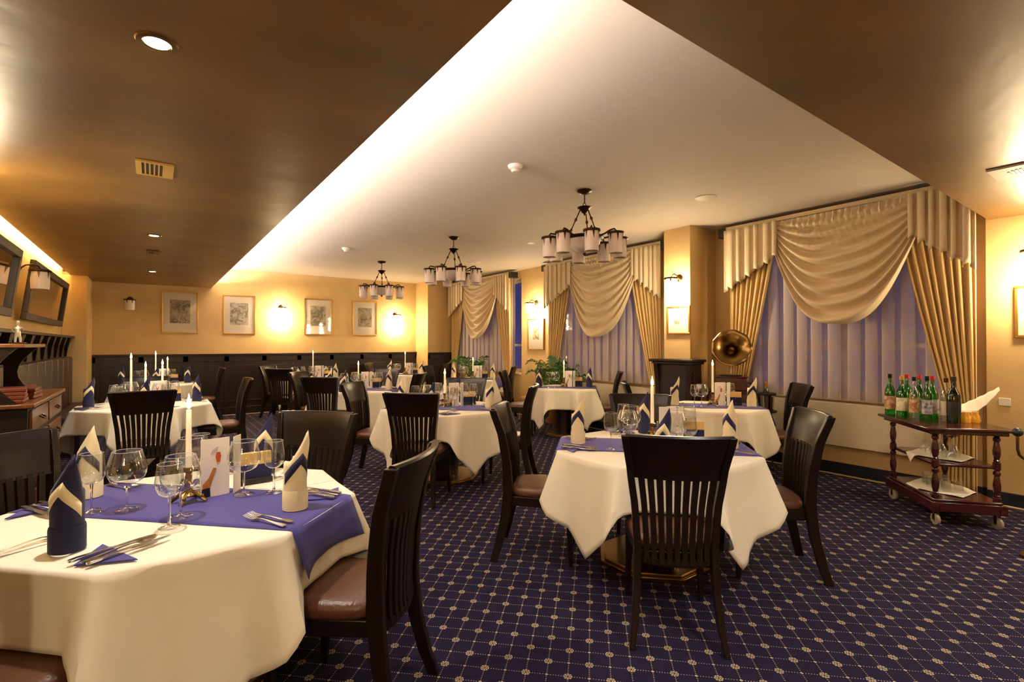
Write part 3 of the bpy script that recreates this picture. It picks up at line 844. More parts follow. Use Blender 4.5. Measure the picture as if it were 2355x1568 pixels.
def make_candlestick():
    t = thing('candlestick', '', 'candlestick')
    G().lathe([(.001,.03),(.030,.028),(.034,.034),(.018,.045),(.012,.06),(.017,.075),(.010,.09),(.014,.11),(.010,.125),(.020,.14),(.022,.15),(.015,.152),(.001,.152)], 20).build('stem', 'brass', t)
    g = G()
    for k in range(4):
        a = 2*PI*k/4+.4; c, s = math.cos(a), math.sin(a)
        g.tube([(.015*c,.015*s,.04),(.035*c,.035*s,.036),(.055*c,.055*s,.018),(.068*c,.068*s,.007),(.075*c,.075*s,.010)], [.010,.011,.009,.008,.005], 8)
        g.sphere((.05*c,.05*s,.026), .012, 8)
    g.build('foot', 'brass', t)
    return t
CS = make_candlestick()
def make_candle(h):
    t = thing('candle', '', 'candle')
    G().lathe([(.001,0),(.012,0),(.011,h*.5),(.0100,h-.004),(.0085,h),(.001,h-.003)], 14).build('wax_stick', 'wax', t)
    G().tube([(0,0,h-.004),(.001,0,h+.010)], .0012, 5).build('wick', 'black', t)
    G().lathe([(.0008,0),(.0075,.008),(.0100,.018),(.0075,.034),(.0032,.052),(.0004,.066)], 12, (0,0,h+.004)).build('flame', 'flame', t)
    return t
def candle_light(x, y, z, e=1.1):
    l = bpy.data.lights.new('candle_glow', 'POINT'); l.energy = e; l.color = (1, .66, .34); l.shadow_soft_size = .012
    o = bpy.data.objects.new('candle_glow', l); COL.objects.link(o); o.location = (x, y, z)

def make_card():
    t = thing('menu_card', '', 'menu card')
    G().box((-.030,0,.13), (.118,.0016,.26), R(14)).build('front_page', 'paper', t)
    G().box((.060,.028,.13), (.075,.0016,.26), R(60)).build('back_page', 'paper', t)
    # print on the front page: champagne neck with the cork flying off (local plane at the front page)
    def pg(pts, off=.0022):
        c, s = math.cos(R(14)), math.sin(R(14)); g = G(); n = len(pts)
        vs = [(-.030+u*c+off*s, u*s-off*c, z) for u, z in pts]+[(-.030+u*c+(off-.0006)*s, u*s-(off-.0006)*c, z) for u, z in pts]
        g.add(vs, [tuple(range(n)), tuple(range(2*n-1, n-1, -1))]+[(i, (i+1) % n, n+(i+1) % n, n+i) for i in range(n)]); return g
    pg([(-.052,.04),(-.022,.045),(-.012,.075),(.004,.125),(-.008,.130),(-.028,.085),(-.052,.06)]).build('printed_bottle_neck', 'print_gold', t)
    pg([(-.057,.002),(-.020,.002),(-.022,.044),(-.054,.040)]).build('printed_bottle_body', 'black', t)
    pg([(.006,.150),(.018,.152),(.024,.178),(.020,.196),(.006,.198),(.000,.180)]).build('printed_cork', 'print_red', t)
    pg([(-.02,.190),(.000,.200),(.014,.222),(-.002,.218),(-.016,.205)]).build('printed_spray', 'print_pale', t)
    return t
MC = make_card()
def make_tent():
    t = thing('menu_stand', '', 'menu stand')
    G().box((0,0,.012), (.16,.07,.024)).build('base', 'black', t, bevel=.003)
    G().box((0,0,.055), (.155,.03,.066)).build('lower_band', 'napkin_navy', t)
    G().box((0,0,.118), (.155,.028,.058)).build('cover', 'card_yellow', t)
    return t
MS = make_tent()
def make_shaker(m):
    g = G(); g.lathe([(.001,0),(.017,0),(.020,.01),(.017,.04),(.013,.055)], 14)
    t = thing('shaker', '', 'shaker'); g.build('jar', 'glass', t)
    G().lathe([(.0135,.054),(.014,.060),(.010,.072),(.001,.074)], 14).build('lid', m, t)
    G().lathe([(.001,.003),(.015,.003),(.016,.03),(.001,.031)], 12).build('contents', 'paper' if m == 'silver' else 'dark_wood', t)
    return t
SK = make_shaker('silver'); PK = make_shaker('bronze')

COLW = {'n': 'navy napkin with cream stripe', 'c': 'cream napkin with navy stripe'}
DIRS4 = {'near': (-.7071,-.7071), 'left': (-.7071,.7071), 'right': (.7071,-.7071), 'far': (.7071,.7071)}
DIRSX = {'near': (0,-1), 'left': (-1,0), 'right': (1,0), 'far': (0,1)}
def setting(cx, cy, rin, dirs, side, nap, ph, detail=True):
    ex, ey = dirs[side]; rx, ry = -ey, ex        # diner's right hand: facing inward (-e), right = rotate -e by -90
    rx, ry = -ey, ex
    k = rin/.62
    def P(e, r, z=TZ+.006): return (cx+ex*e+rx*r, cy+ey*e+ry*r, z)
    pl = '%s place of %s' % (side, ph)
    face = math.atan2(-ey, -ex)                  # direction the diner looks
    j = lambda a: random.uniform(-a, a)
    toward_cam = math.atan2(-(cy+ey*.5), -(cx+ex*.5))
    put(NAP[nap], P(.50*k, 0), toward_cam+j(.7), '%s at the %s' % (COLW[nap], pl), 'standing napkins')
    put(GB, P(.17*k+j(.01), .13*k+j(.01)), j(3), 'large wine glass at the %s' % pl, 'wine glasses')
    put(GS, P(.28*k+j(.01), .18*k+j(.01)), j(3), 'small wine glass at the %s' % pl, 'wine glasses')
    az = face-PI/2
    put(PN, P(.49*k, .19*k, TZ+.0055), az+R(35)+j(.2), 'blue folded paper napkin under the knives, %s' % pl, 'blue paper napkins')
    sk = R(-14)
    put(FK, P(.48*k, -.17*k, TZ+.008), az+sk+j(.08), 'outer fork at the %s' % pl, 'forks')
    put(FK, P(.48*k, -.135*k, TZ+.008), az+sk+j(.08), 'inner fork at the %s' % pl, 'forks')
    put(KN, P(.48*k, .16*k, TZ+.0125), az+sk+j(.05), 'inner knife at the %s' % pl, 'knives')
    put(KN, P(.48*k, .225*k, TZ+.0125), az+sk+j(.05), 'outer knife at the %s' % pl, 'knives')
    put(SP, P(.485*k, .193*k, TZ+.0125), az+sk+j(.05), 'spoon between knives at the %s' % pl, 'spoons')

TABLES = {
 # key: x, y, width, cloth half, cloth rotation, phrase, directions, {side: napkin}, {side: chair distance}, candle height
 'T1': (.13, 2.57, 1.25, .88, PI/4, 'the near left table', DIRS4, dict(near='n', left='c', right='c', far='n'), dict(near=1.03, left=1.03, right=1.03, far=1.02), .40),
 'T2': (2.75, 2.17, 1.24, .87, PI/4, 'the near right table', DIRS4, dict(near='n', left='c', right='c', far='n'), dict(near=1.03, left=1.05, right=1.0, far=.93), .40),
 'T3': (2.60, 4.84, 1.24, .87, PI/4, 'the middle table', DIRS4, dict(near='n', left='c', right='c', far='n'), dict(near=1.03, left=1.08, right=.98, far=.95), .35),
 'T4': (5.37, 5.98, 1.0, .80, PI/4, 'the palm window table', DIRS4, dict(left='n', right='n'), dict(left=1.0, right=.88), .36),
 'T5': (-.06, 7.10, 1.24, .87, PI/4, 'the table beside the sideboard', DIRSX, dict(near='n', left='n', right='n', far='n'), dict(near=1.35, right=1.05, far=1.15), .42),
 'T6': (.05, 10.62, 1.15, .82, PI/4, 'the far left corner table', DIRSX, dict(near='n', left='n', right='n'), dict(right=1.0), .50),
 'T7': (2.58, 7.60, 1.24, .87, PI/4, 'the table behind the middle table', DIRS4, dict(near='n', left='c', right='c', far='n'), dict(near=1.12, left=1.0, right=1.0, far=1.0), .36),
 'T8': (2.60, 10.35, 1.2, .85, PI/4, 'the back row middle table', DIRS4, dict(near='n', left='n', right='c', far='n'), dict(near=1.1, left=1.0), .50),
 'T9': (4.72, 10.70, .95, .74, PI/4, 'the far right corner table', DIRS4, dict(left='c', right='c'), dict(left=.9, right=.95), .46),
 'T10': (5.20, 8.50, 1.0, .80, PI/4, 'the far window table', DIRS4, dict(left='c', right='c'), dict(left=.95, right=.84), .36),
 'T11': (5.08, 3.18, 1.02, .80, PI/4, 'the gramophone table', DIRS4, dict(left='c', right='c'), dict(left=.95, right=.92), .44),
}
for key, (x, y, W, S, cr, ph, dirs, naps, chairs, chh) in TABLES.items():
    table(x, y, W, S, cr, ph, runner=key not in ('T5', 'T6'))
    for side, nap in naps.items(): setting(x, y, W/2, dirs, side, nap, ph)
    for side, dist in chairs.items():
        ex, ey = dirs[side]
        chair_at(x+ex*dist, y+ey*dist, -ex, -ey, 'dark slat-back dining chair on the %s side of %s' % (side, ph))
    # centre pieces; c = unit vector to the camera, s = to its right
    L = math.hypot(x, y); ux, uy = -x/L, -y/L; sx, sy = -uy, ux
    zt = TZ+.006
    put(CS, (x, y, zt), random.random()*3, 'ornate brass candlestick in the centre of %s' % ph, 'candlesticks')
    cn = make_candle(chh-.15); cn.location = (x, y, zt+.150); tag(cn, 'burning white taper candle on %s' % ph, 'candle', 'taper candles')
    candle_light(x, y, zt+chh+.03)
    cz = math.atan2(uy, ux)+PI/2
    kk = W/1.24
    put(MC, (x+sx*.13*kk-ux*.04, y+sy*.13*kk-uy*.04, zt), cz+.05, 'white folded menu card with champagne picture on %s' % ph, 'menu cards')
    put(MS, (x+sx*.27*kk-ux*.20*kk, y+sy*.27*kk-uy*.20*kk, zt), cz+.1, 'small yellow and navy menu stand on %s' % ph, 'menu stands')
    put(SK, (x+sx*.03-ux*.10, y+sy*.03-uy*.10, zt), 0, 'glass salt shaker in the centre of %s' % ph, 'salt shakers')
    put(PK, (x-sx*.02-ux*.13, y-sy*.02-uy*.13, zt), 0, 'glass pepper shaker in the centre of %s' % ph, 'pepper shakers')
# extra candles of the two left tables
for (x, y, h, lab) in ((-.19, 7.00, .52, 'tall candle left of the centre on the table beside the sideboard'), (.10, 7.2, .44, 'candle right of the centre on the table beside the sideboard'), (.22, 10.62, .40, 'second shorter candle on the far left corner table')):
    put(CS, (x, y, TZ+.006), 1.0, 'brass candlestick under the %s' % lab.replace(' on the', ',').replace('table beside the sideboard', 'sideboard table'), 'candlesticks')
    cn = make_candle(h-.15); cn.location = (x, y, TZ+.156); tag(cn, lab, 'candle', 'taper candles'); candle_light(x, y, TZ+.036+h)

# ------------------------------------------------------------------ sideboard on the left
t = thing('sideboard', 'dark sideboard with drawers and raised shelf at the left picture edge', 'sideboard', (-.91, 6.0, 0))
G().bb(-.14, .15, -.80, .80, .06, .96).build('body', 'panel_wood', t, bevel=.005)
G().bb(-.14, .19, -.84, .84, .965, 1.0).build('top_board', 'side_wood', t, bevel=.008)
G().bb(-.14, .13, -.78, .78, 0, .06).build('plinth', 'panel_wood', t)
for k in range(2):
    for j in range(4):
        yc = -.395+.79*k; zc = .86-.215*j
        dr = G().box((.158, yc, zc), (.02, .72, .17)).build('drawer', 'side_wood', t, bevel=.004)
        G().tube([(.168,yc-.06,zc+.01),(.192,yc-.05,zc-.01),(.198,yc,zc-.018),(.192,yc+.05,zc-.01),(.168,yc+.06,zc+.01)], .007, 8).build('handle', 'bronze', dr)
G().bb(-.125, .13, -.82, .10, 1.425, 1.455).build('shelf', 'side_wood', t, bevel=.005)
for yy in (-.80, .02):
    g = G(); pts = []
    for i in range(9):
        a = i/8; pts.append((.09-.13*math.sin(PI*a), 1.0+.425*a))
    g.loft([[(-.20, yy-s, z) for s in (0,)]+[(x, yy, z) for x, z in ()] for z in ()] if False else [[(-.125, yy, z), (x, yy, z), (x, yy+.03, z), (-.125, yy+.03, z)] for x, z in pts])
    g.build('shelf_support', 'panel_wood', t)
for i, (dx, dy, dz, rz, n_) in enumerate(((.02,-.60,0,.05,4),(.04,-.22,0,-.06,3),(-.02,.10,0,.1,3))):
    for k in range(n_):
        tag(G().box((-.93+dx, 6.0+dy, 1.002+.014+k*.029), (.22,.30,.026), rz+.03*k).build('menu_folder', 'menu_red', bevel=.004),
            'brown menu folder in the %s stack on the sideboard, %s from top' % (('nearest','middle','farthest')[i], ('fourth','third','second','first')[4-n_+k]), 'menu folder', 'menu folders on the sideboard')
# little metal figurine on the shelf
t = thing('figurine', 'small metallic figurine standing on a dish on the sideboard shelf', 'figurine', (-.90, 5.72, 1.457))
G().lathe([(.001,0),(.07,0),(.085,.010),(.083,.013),(.001,.008)], 24).build('dish', 'silver', t)
me = bpy.data.meshes.new('body')
J = [(0,0,.12),(0,0,.17),(0,0,.205),(0,0,.235),(.02,0,.06),(.022,0,.012),(-.02,0,.06),(-.022,0,.012),(.035,0,.185),(.045,.02,.15),(.03,.045,.16),(-.035,0,.185),(-.05,.01,.145),(-.03,.04,.13),(0,0,.272)]
me.from_pydata(J, [(0,1),(1,2),(2,3),(0,4),(4,5),(0,6),(6,7),(1,8),(8,9),(9,10),(1,11),(11,12),(12,13),(3,14)], [])
fo = bpy.data.objects.new('body', me); COL.objects.link(fo); fo.parent = t
me.materials.append(M['figure'])
sm = fo.modifiers.new('skin', 'SKIN')
for v, r_ in zip(me.skin_vertices[0].data, (.024,.026,.011,.020,.014,.012,.014,.012,.011,.009,.008,.011,.009,.008,.019)): v.radius = (r_, r_)
me.skin_vertices[0].data[0].use_root = True; t.scale = (.72,.72,.72)
fo.modifiers.new('sub', 'SUBSURF').levels = 1

# ------------------------------------------------------------------ mantel cabinet, gramophone, ice bucket
t = thing('mantel_cabinet', 'dark wooden mantel-like cabinet against the pier under the print', 'cabinet', (5.57, 3.99, 0))
G().bb(-.08, .14, -.26, .28, 0, 1.20).build('body', 'panel_wood', t, bevel=.004)
g = G(); g.bb(-.16, .145, -.33, .34, 1.225, 1.26); g.bb(-.13, .142, -.30, .31, 1.195, 1.225); g.build('top_ledge', 'panel_wood', t, bevel=.008)
for yy in (-.27, .22):
    G().loft([[(-.08, yy, z), (x, yy, z), (x, yy+.06, z), (-.08, yy+.06, z)] for x, z in ((-.09,.0),(-.095,.85),(-.10,1.0),(-.12,1.10),(-.13,1.195))]).build('corbel', 'panel_wood', t)
G().bb(-.083, -.078, -.18, .20, .12, 1.02).build('recess_panel', 'black', t)
g = G(); g.bb(-.06, .12, -.275, -.26, .1, 1.1); g.build('side_panel', 'dark_wood', t)

t = thing('gramophone_cabinet', 'reddish wooden cabinet carrying the gramophone', 'cabinet', (5.88, 3.43, 0))
G().bb(-.20, .20, -.21, .21, .10, .86).build('body', 'mahogany', t, bevel=.006)
G().bb(-.22, .22, -.225, .225, .86, .89).build('top_board', 'mahogany', t, bevel=.006)
for sx_ in (-1,1):
    for sy_ in (-1,1): G().box((sx_*.17, sy_*.18, .05), (.04,.04,.10)).build('leg', 'mahogany', t)
dd = G().bb(-.212, -.198, -.18, .18, .16, .82).build('door', 'mahogany', t, bevel=.004)
G().sphere((-.222, .13, .5), .012).build('knob', 'brass', dd)
t = thing('gramophone', 'antique gramophone with large brass horn beside the large window', 'gramophone', (5.88, 3.43, .892), R(-58))   # horn points local -Y
G().box((0,0,.08), (.36,.34,.15)).build('case', 'mahogany', t, bevel=.01)
g = G(); g.box((0,0,.012), (.40,.38,.022)); g.box((0,0,.16), (.38,.36,.014)); g.build('case_moulding', 'mahogany', t, bevel=.004)
G().lathe([(.001,.168),(.125,.168),(.13,.178),(.001,.18)], 28).build('turntable', 'black', t)
hp = [(0,.13,.19),(0,.15,.28),(0,.14,.36),(0,.09,.43),(0,.02,.465)]
G().tube(hp, [.012,.014,.018,.024,.032], 14).build('tone_arm', 'brass', t)
# flower horn with scalloped lip
secs = []; n = 48
ax = Vector((0,-.93,.22)).normalized(); up = Vector((0,.22,.93)).normalized(); rt = Vector((1,0,0)); p0 = Vector((0,.03,.462))
for s_, r_ in ((0,.032),(.07,.045),(.13,.066),(.18,.096),(.215,.135),(.240,.175),(.252,.205),(.250,.222)):
    L = []
    for k in range(n):
        a = 2*PI*k/n; sc = 1+.035*abs(math.cos(4.5*a))*(r_/.22)**2; dd_ = -.012*abs(math.sin(4.5*a))*(r_/.22)**3
        L.append(p0+ax*(s_+dd_)+rt*(r_*sc*math.cos(a))+up*(r_*sc*math.sin(a)))
    secs.append(L)
G().loft(secs, True, False).build('horn', 'brass', t, solid=.002, angle=50)
G().tube([(.18,0,.08),(.235,0,.08),(.24,0,.05),(.24,0,.0+.03),(.27,0,.03)], .006).build('crank', 'bronze', t)

t = thing('wine_cooler_stand', 'floor-standing wine cooler with dark rim beside the large window', 'wine cooler', (5.86, 2.98, 0))
for k in range(3):
    a = 2*PI*k/3; c, s = math.cos(a), math.sin(a)
    G().tube([(.16*c,.16*s,.008),(.07*c,.07*s,.18),(.06*c,.06*s,.40),(.10*c,.10*s,.66),(.115*c,.115*s,.84)], .008).build('leg', 'bronze', t)
G().lathe([(.108,.655),(.116,.66),(.116,.675),(.108,.67)], 28).build('ring', 'bronze', t)
t2 = thing('ice_bucket', 'silver and black ice bucket in the floor stand by the window', 'ice bucket', (5.86, 2.98, .68))
G().lathe([(.001,0),(.075,0),(.080,.01),(.092,.19),(.098,.20),(.094,.205),(.088,.19),(.076,.012),(.001,.012)], 28).build('body', 'silver', t2)
G().lathe([(.094,.175),(.108,.182),(.108,.198),(.096,.205)], 28).build('rim', 'black', t2)
t3 = thing('champagne_bottle', 'green bottle with gold foil neck standing in the ice bucket', 'bottle', (5.862, 2.98, .70))
G().lathe([(.001,0),(.040,0),(.042,.01),(.042,.15),(.034,.19),(.018,.225),(.015,.24)], 20).build('glass_body', 'dark_green_glass', t3)
G().lathe([(.0155,.235),(.017,.25),(.016,.285),(.018,.29),(.017,.31),(.001,.315)], 16).build('foil', 'gold_frame', t3)

# ------------------------------------------------------------------ drinks trolley
ang = math.atan2(.45, .54)
CX, CY = 5.505, 1.30
t = thing('drinks_trolley', 'dark mahogany drinks trolley on casters beside the large window', 'trolley', (CX, CY, 0), ang)
def plank(z0, z1, a, b, name, m='mahogany', bev=.008): G().bb(-a/2, a/2, -b/2, b/2, z0, z1).build(name, m, t, bevel=bev)
plank(.765, .790, .84, .60, 'top_shelf'); plank(.735, .765, .78, .52, 'apron', bev=.004)
plank(.470, .495, .70, .42, 'middle_shelf'); plank(.195, .215, .74, .46, 'bottom_shelf')
g = G(); g.bb(-.39,.39,-.25,-.20,.12,.195); g.bb(-.39,.39,.20,.25,.12,.195); g.bb(-.39,-.33,-.2,.2,.12,.195); g.bb(.33,.39,-.2,.2,.12,.195)
g.build('base_frame', 'mahogany', t, bevel=.005)
PR = [(.026,.0),(.026,.03),(.018,.035),(.022,.045),(.016,.055),(.024,.09),(.026,.13),(.018,.19),(.016,.205),(.024,.215),(.024,.235),(.016,.245),(.026,.26)]
for sx_ in (-1,1):
    for sy_ in (-1,1):
        x, y = sx_*.34, sy_*.205
        pr = [(r_, z*(.255/.26)+.215) for r_, z in PR] + [(r_, z*(.24/.26)+.495) for r_, z in PR]
        G().lathe(pr, 16, (x,y,0)).build('post', 'mahogany', t, angle=30)
        c = thing('caster', '', 'x'); del c['label']; del c['category']
        c.parent = t; c.location = (x, y, 0); c.rotation_euler = (0,0,random.uniform(-.3,.5))
        secs = []
        for yy, r_ in ((-.013,.036),(-.010,.046),(.010,.046),(.013,.036)):
            secs.append([(r_*math.cos(2*PI*k/24), yy, .047+r_*math.sin(2*PI*k/24)) for k in range(24)])
        G().loft(secs).build('wheel', 'caster', c)
        g = G(); g.box((0,-.017,.075), (.022,.003,.07)); g.box((0,.017,.075), (.022,.003,.07)); g.box((0,0,.112), (.03,.04,.012)); g.build('fork_bracket', 'brass', c)
Rm = Matrix.Rotation(ang, 3, 'Z')
def on_cart(u, v, z):
    p = Rm @ Vector((u, v, 0)); return (CX+p.x, CY+p.y, z)
def bottle(u, v, z, h, r, m, capm, labm, label, gr='bottles on the trolley'):
    t = thing('bottle', label, 'bottle', on_cart(u, v, z), random.uniform(0,6), gr)
    G().lathe([(.001,0),(r*.95,0),(r,.006),(r,h*.58),(r*.8,h*.66),(r*.36,h*.76),(r*.32,h*.93)], 18).build('glass_body', m, t)
    G().lathe([(r*.36,h*.90),(r*.40,h*.905),(r*.40,h),(.001,h)], 14).build('cap', capm, t)
    G().lathe([(r*1.012,h*.14),(r*1.014,h*.142),(r*1.014,h*.46),(r*1.012,h*.462)], 18, cap=False).build('paper_label', labm, t)
mat('red_cap', (196,38,30), .4); mat('label_a', (222,196,150), .6, noise=.4, nscale=40, col2=(150,60,40)); mat('label_b', (226,216,190), .6, noise=.3, nscale=40)
mat('label_dark', (22,20,20), .5); mat('label_mixed', (216,206,190), .6, noise=.4, nscale=30, col2=(60,80,110))
mat('yellow_cap', (208,150,40), .4)
BT = [(-.34,.16,.30,.036,'green_glass','black','label_a','green bottle with dark cap at far left of the bottle row'),
      (-.25,.10,.30,.040,'green_glass','red_cap','label_a','red-capped bottle with large pale label, second from the left'),
      (-.19,.17,.29,.036,'green_glass','yellow_cap','label_b','bottle with yellow cap behind the red-capped ones'),
      (-.13,.10,.30,.038,'green_glass','red_cap','label_mixed','green bottle with red cap near the middle of the row'),
      (-.10,.00,.29,.034,'glass','black','label_a','clear bottle with black cap and reddish label'),
      (-.01,.06,.30,.038,'green_glass','red_cap','label_mixed','bright green bottle with red cap left of the dark wine'),
      (.02,-.03,.30,.034,'green_glass','black','label_mixed','green bottle with dark cap in front of the row'),
      (.02,-.13,.29,.036,'glass','bronze','label_b','clear bottle with brown cap beside the wine bottle')]
# row runs from the far left corner to the near corner of the trolley: u to the far end is +u
for i, (u, v, h, r_, m, cm, lm, lab) in enumerate(BT):
    s = i/7; u_ = .35-.37*s+.02*(i % 2); v_ = .19-.17*s+(-.065 if i % 2 else .035)
    bottle(u_, v_, .792, h*1.27, r_*1.12, m, cm, lm, lab)
bottle(-.085, -.055, .792, .385, .047, 'dark_green_glass', 'black', 'label_dark', 'dark wine bottle with black neck, rightmost of the tall bottles')
for k in range(2):
    j = thing('small_jar', 'small jar of amber drink, %s of two beside the wine bottle' % ('left','right')[k], 'jar', on_cart((-.07,-.045)[k], (-.15,-.225)[k], .792), 0, 'amber jars')
    G().lathe([(.001,0),(.030,0),(.032,.005),(.032,.055),(.022,.07),(.024,.09),(.001,.09)], 18).build('contents', 'amber', j)
    G().lathe([(.034,.0),(.035,.06),(.026,.078),(.027,.10)], 18, cap=False).build('glass_wall', 'glass', j)
def cloth_sq(a, zc, name, label, rot, drop=.10, cat='cloth'):
    n = 24; rows = []
    for i in range(n+1):
        row = []
        for j in range(n+1):
            u = -a+2*a*i/n; v = -a+2*a*j/n
            c, s = math.cos(rot), math.sin(rot); x = u*c-v*s; y = u*s+v*c
            lim = .205; z = zc
            if abs(y) > lim:
                e = abs(y)-lim; y = math.copysign(lim+.018, y); z = zc-e
            z += .0015*math.sin(x*40)+.0015*math.sin(y*37)+.003
            row.append((x, y, z))
        rows.append(row)
    o = G().grid(rows).build(name, 'cloth', solid=.0015, angle=70); o.location = (CX, CY, 0); o.rotation_euler = (0,0,ang)
    tag(o, label, cat)
cloth_sq(.20, .499, 'linen_cloth', 'white cloth with a hanging point on the trolley middle shelf', PI/4)
cloth_sq(.215, .218, 'linen_cloth', 'white cloth under tumblers on the trolley bottom shelf', PI/4)
# upside-down stemmed glasses on the middle shelf
def upside(u, v, z, label):
    t = thing('stemmed_glass', label, 'glass', on_cart(u, v, z), 0, 'glasses on the trolley middle shelf')
    G().lathe([(.040,.0),(.034,.03),(.018,.075),(.004,.095)], 20, cap=False).build('bowl', 'glass', t)
    G().lathe([(.004,.095),(.003,.16),(.008,.172),(.033,.180),(.033,.182)], 20, cap=False).build('stem', 'glass_stem', t)
nm = 'upturned stemmed glass among those on the trolley middle shelf'
for k, (u, v) in enumerate(((.17,.03),(.11,-.06),(.05,.05),(.0,-.10),(-.03,.0),(-.09,.08),(-.10,-.05),(-.16,.0))): upside(u, v, .506, nm)
def tumbler(u, v, z):
    t = thing('tumbler', 'upturned cut-glass tumbler on the trolley bottom shelf', 'glass', on_cart(u, v, z), 0, 'tumblers on the trolley bottom shelf')
    G().lathe([(.037,0),(.030,.075),(.028,.085),(.001,.085)], 12, cap=False).build('wall', 'glass', t, angle=20)
for u, v in ((.15,.03),(.09,-.07),(.07,.06),(-.01,-.03),(-.02,.08),(-.09,-.08),(-.12,.02)): tumbler(u, v, .226)
# folded napkins and a cloth-wrapped serving cradle at the right end
g = G(); rows = []
for i in range(19):
    a = i/18; row = []
    for j in range(9):
        b = j/8-.5; row.append((-.14+.28*a, b*.15+.02*math.sin(a*7), .006+.020*abs(math.sin(a*8+b*3))*(1-abs(b)*1.6)))
    rows.append(row)
g.grid(rows); o = g.build('linen_napkin', 'cloth', solid=.004, sub=1); o.location = on_cart(.06, -.20, .792); o.rotation_euler = (0,0,ang+R(-75))
o.scale = (.8,.8,1)
tag(o, 'crumpled white napkin lying on the right end of the trolley top', 'napkin')
t = thing('serving_cradle', 'white cloth draped over a rising cradle on the trolley', 'serving cradle', on_cart(.03, -.13, .792), 0)
G().box((0,0,.008), (.10,.10,.014), .3).build('base', 'silver', t)
rr_ = Vector((.8096,-.587,0))
G().tube([(0,0,.012), (0,0,.08), rr_*.02+Vector((0,0,.13))], .006).build('support', 'silver', t)
rows = []
for i in range(25):
    a = i/24; row = []
    c0 = rr_*(-.03+.40*a)+Vector((0,0,.12+.17*a**1.15))
    nrm = Vector((.587,.81,0))
    for j in range(11):
        b = j/10-.5; w_ = .10*(1-.72*a)
        row.append(c0+nrm*b*w_+Vector((0,0,-abs(b)**1.2*.20*(.35+math.sin(PI*min(1,a*1.05))*.8)-.004*math.sin(a*30))))
    rows.append(row)
G().grid(rows).build('draped_cloth', 'cloth', t, solid=.002, sub=1)

# brass stand at the right picture edge
t = thing('brass_stand', 'brass tube stand with dark round knob at the right picture edge', 'stand', (4.800, .682, 0))
G().lathe([(.001,0),(.09,0),(.09,.015),(.03,.03),(.001,.03)], 28, (.06,-.045,0)).build('base', 'brass', t)
G().tube([(.06,-.045,.02),(.06,-.045,1.0)], .010).build('pole', 'brass', t)
G().tube([(-.045,.033,.83),(-.045,.033,.74),(-.035,.026,.70),(.0,.0,.665),(.035,-.026,.655),(.06,-.045,.66)], .009).build('hook', 'brass', t)
G().sphere((-.045,.033,.855), .030, 20).build('knob', 'rubber', t)

# wall socket beyond the trolley
t = thing('wall_socket', 'white wall socket beside the right drape above the trolley', 'socket', (XN, 1.02, .93))
G().bb(-.012, 0, -.04, .04, -.035, .035).build('plate', 'plastic_white', t, bevel=.003)

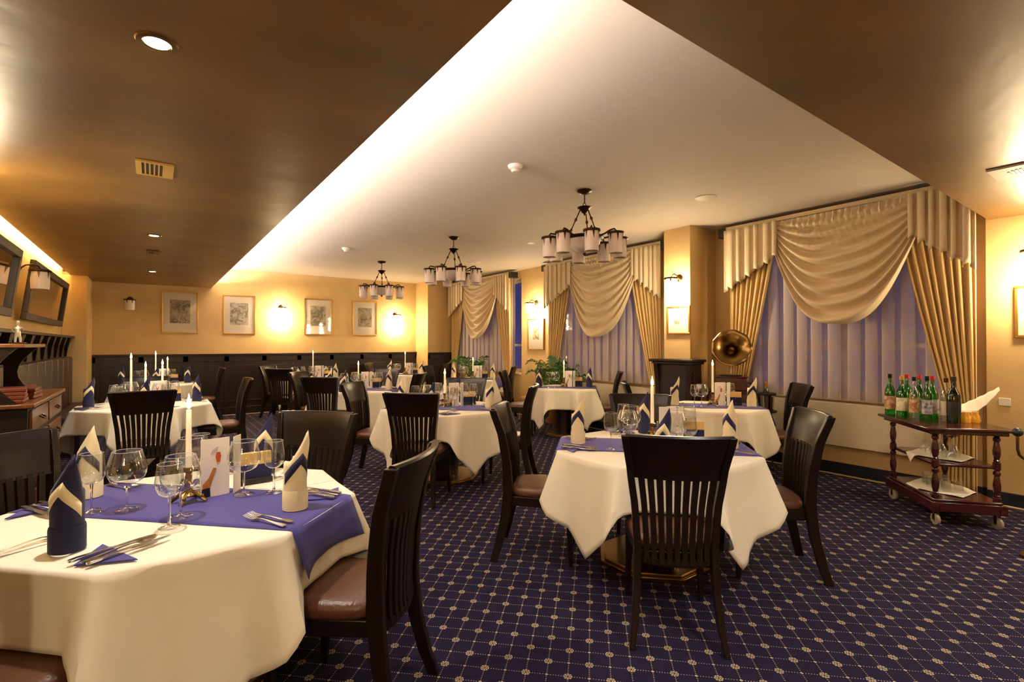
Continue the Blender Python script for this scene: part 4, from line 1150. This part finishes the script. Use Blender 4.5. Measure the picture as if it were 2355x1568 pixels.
# ------------------------------------------------------------------ palms and the rattan chair
def palm(x, y, seed, label, hgt=.62, nfr=12, spread=.55, xmin=-1):
    random.seed(seed)
    t = thing('potted_palm', label, 'plant', (x, y, 0))
    G().lathe([(.001,0),(.10,0),(.12,.02),(.15,.28),(.16,.30),(.15,.31),(.14,.28),(.001,.27)], 24).build('pot', 'pot', t)
    for k in range(nfr):
        a = 2*PI*k/nfr+random.uniform(-.3,.3); r_ = spread*random.uniform(.7,1.1)
        if math.cos(a) > .2: r_ *= .35
        h = hgt*random.uniform(.85,1.25); pts = []
        for i in range(9):
            s = i/8; pts.append(Vector((math.cos(a)*r_*s**1.25, math.sin(a)*r_*s**1.25, .27+h*math.sin(s*PI*.62))))
        st = G().tube(pts, [.007*(1-.7*i/8) for i in range(9)], 6).build('frond', 'stem', t)
        g = G()
        for i in range(2, 9):
            for q in (0,.5):
                if i+q > 8: continue
                s = (i+q)/8; i0 = min(7, int(i+q-.001)); p = pts[i0].lerp(pts[i0+1], (i+q)-i0) if i0 < 8 else pts[8]
                tg = (pts[min(8,i0+1)]-pts[max(0,i0-1)]).normalized(); sd = tg.cross(Vector((0,0,1))).normalized()
                ln = .19*math.sin(PI*(.15+.8*s))
                for sg in (-1,1):
                    tip = p+sd*sg*ln*.75+tg*ln*.7+Vector((0,0,-ln*.45)); mid = p+sd*sg*ln*.42+tg*ln*.30+Vector((0,0,.004))
                    wv = tg*.016
                    g.add([p-wv*.4, p+wv*.4, mid+wv, tip, mid-wv], [(0,1,2,4),(2,3,4)])
        g.build('leaflets', 'leaf', st, flat=True)
palm(5.92, 9.62, 3, 'arching green palm in front of the far window', .74, 15, .58)
palm(6.0, 7.02, 5, 'arching green palm left of the middle window', .76, 16, .46)
palm(6.0, 6.48, 9, 'smaller green palm below the middle window behind the table', .66, 13, .42)
random.seed(11)
t = thing('rattan_chair', 'rattan armchair with round arched back below the print between windows', 'chair', (5.92, 7.46, 0), R(78))
for sx_ in (-1,1):
    for sy_ in (-1,1): G().tube([(sx_*.22, sy_*.20, 0),(sx_*.20, sy_*.18, .42)], .014).build('leg', 'rattan', t)
G().lathe([(.001,.40),(.24,.40),(.25,.42),(.24,.45),(.001,.46)], 28).build('seat', 'rattan', t)
pts = [(.25*math.cos(a), -.18, .80+.36*math.sin(a)) for a in [PI*i/16 for i in range(17)]]
pts = [(.22,-.18,.42)]+pts+[(-.22,-.18,.42)]
G().tube(pts, .013).build('back_hoop', 'rattan', t)
g = G()
for k in range(-5, 6):
    x = k*.042; g.tube([(x,-.18,.44),(x*1.05,-.18,.80+.34*math.sqrt(max(0,1-(x/.25)**2)))], .005, 6)
for k in range(9): g.tube([(-.235,-.18,.50+k*.06),(.235,-.18,.50+k*.06)], .0035, 6)
g.build('woven_back', 'rattan', t)

# ------------------------------------------------------------------ world and view
w = bpy.data.worlds.new('dusk'); bpy.context.scene.world = w; w.use_nodes = True
bg = w.node_tree.nodes['Background']; bg.inputs[0].default_value = lin((104,100,176)); bg.inputs[1].default_value = .22
s = bpy.context.scene
s.view_settings.view_transform = 'Standard'; s.view_settings.look = 'None'; s.view_settings.gamma = 1
s.view_settings.use_curve_mapping = False
s.view_settings.exposure = .95
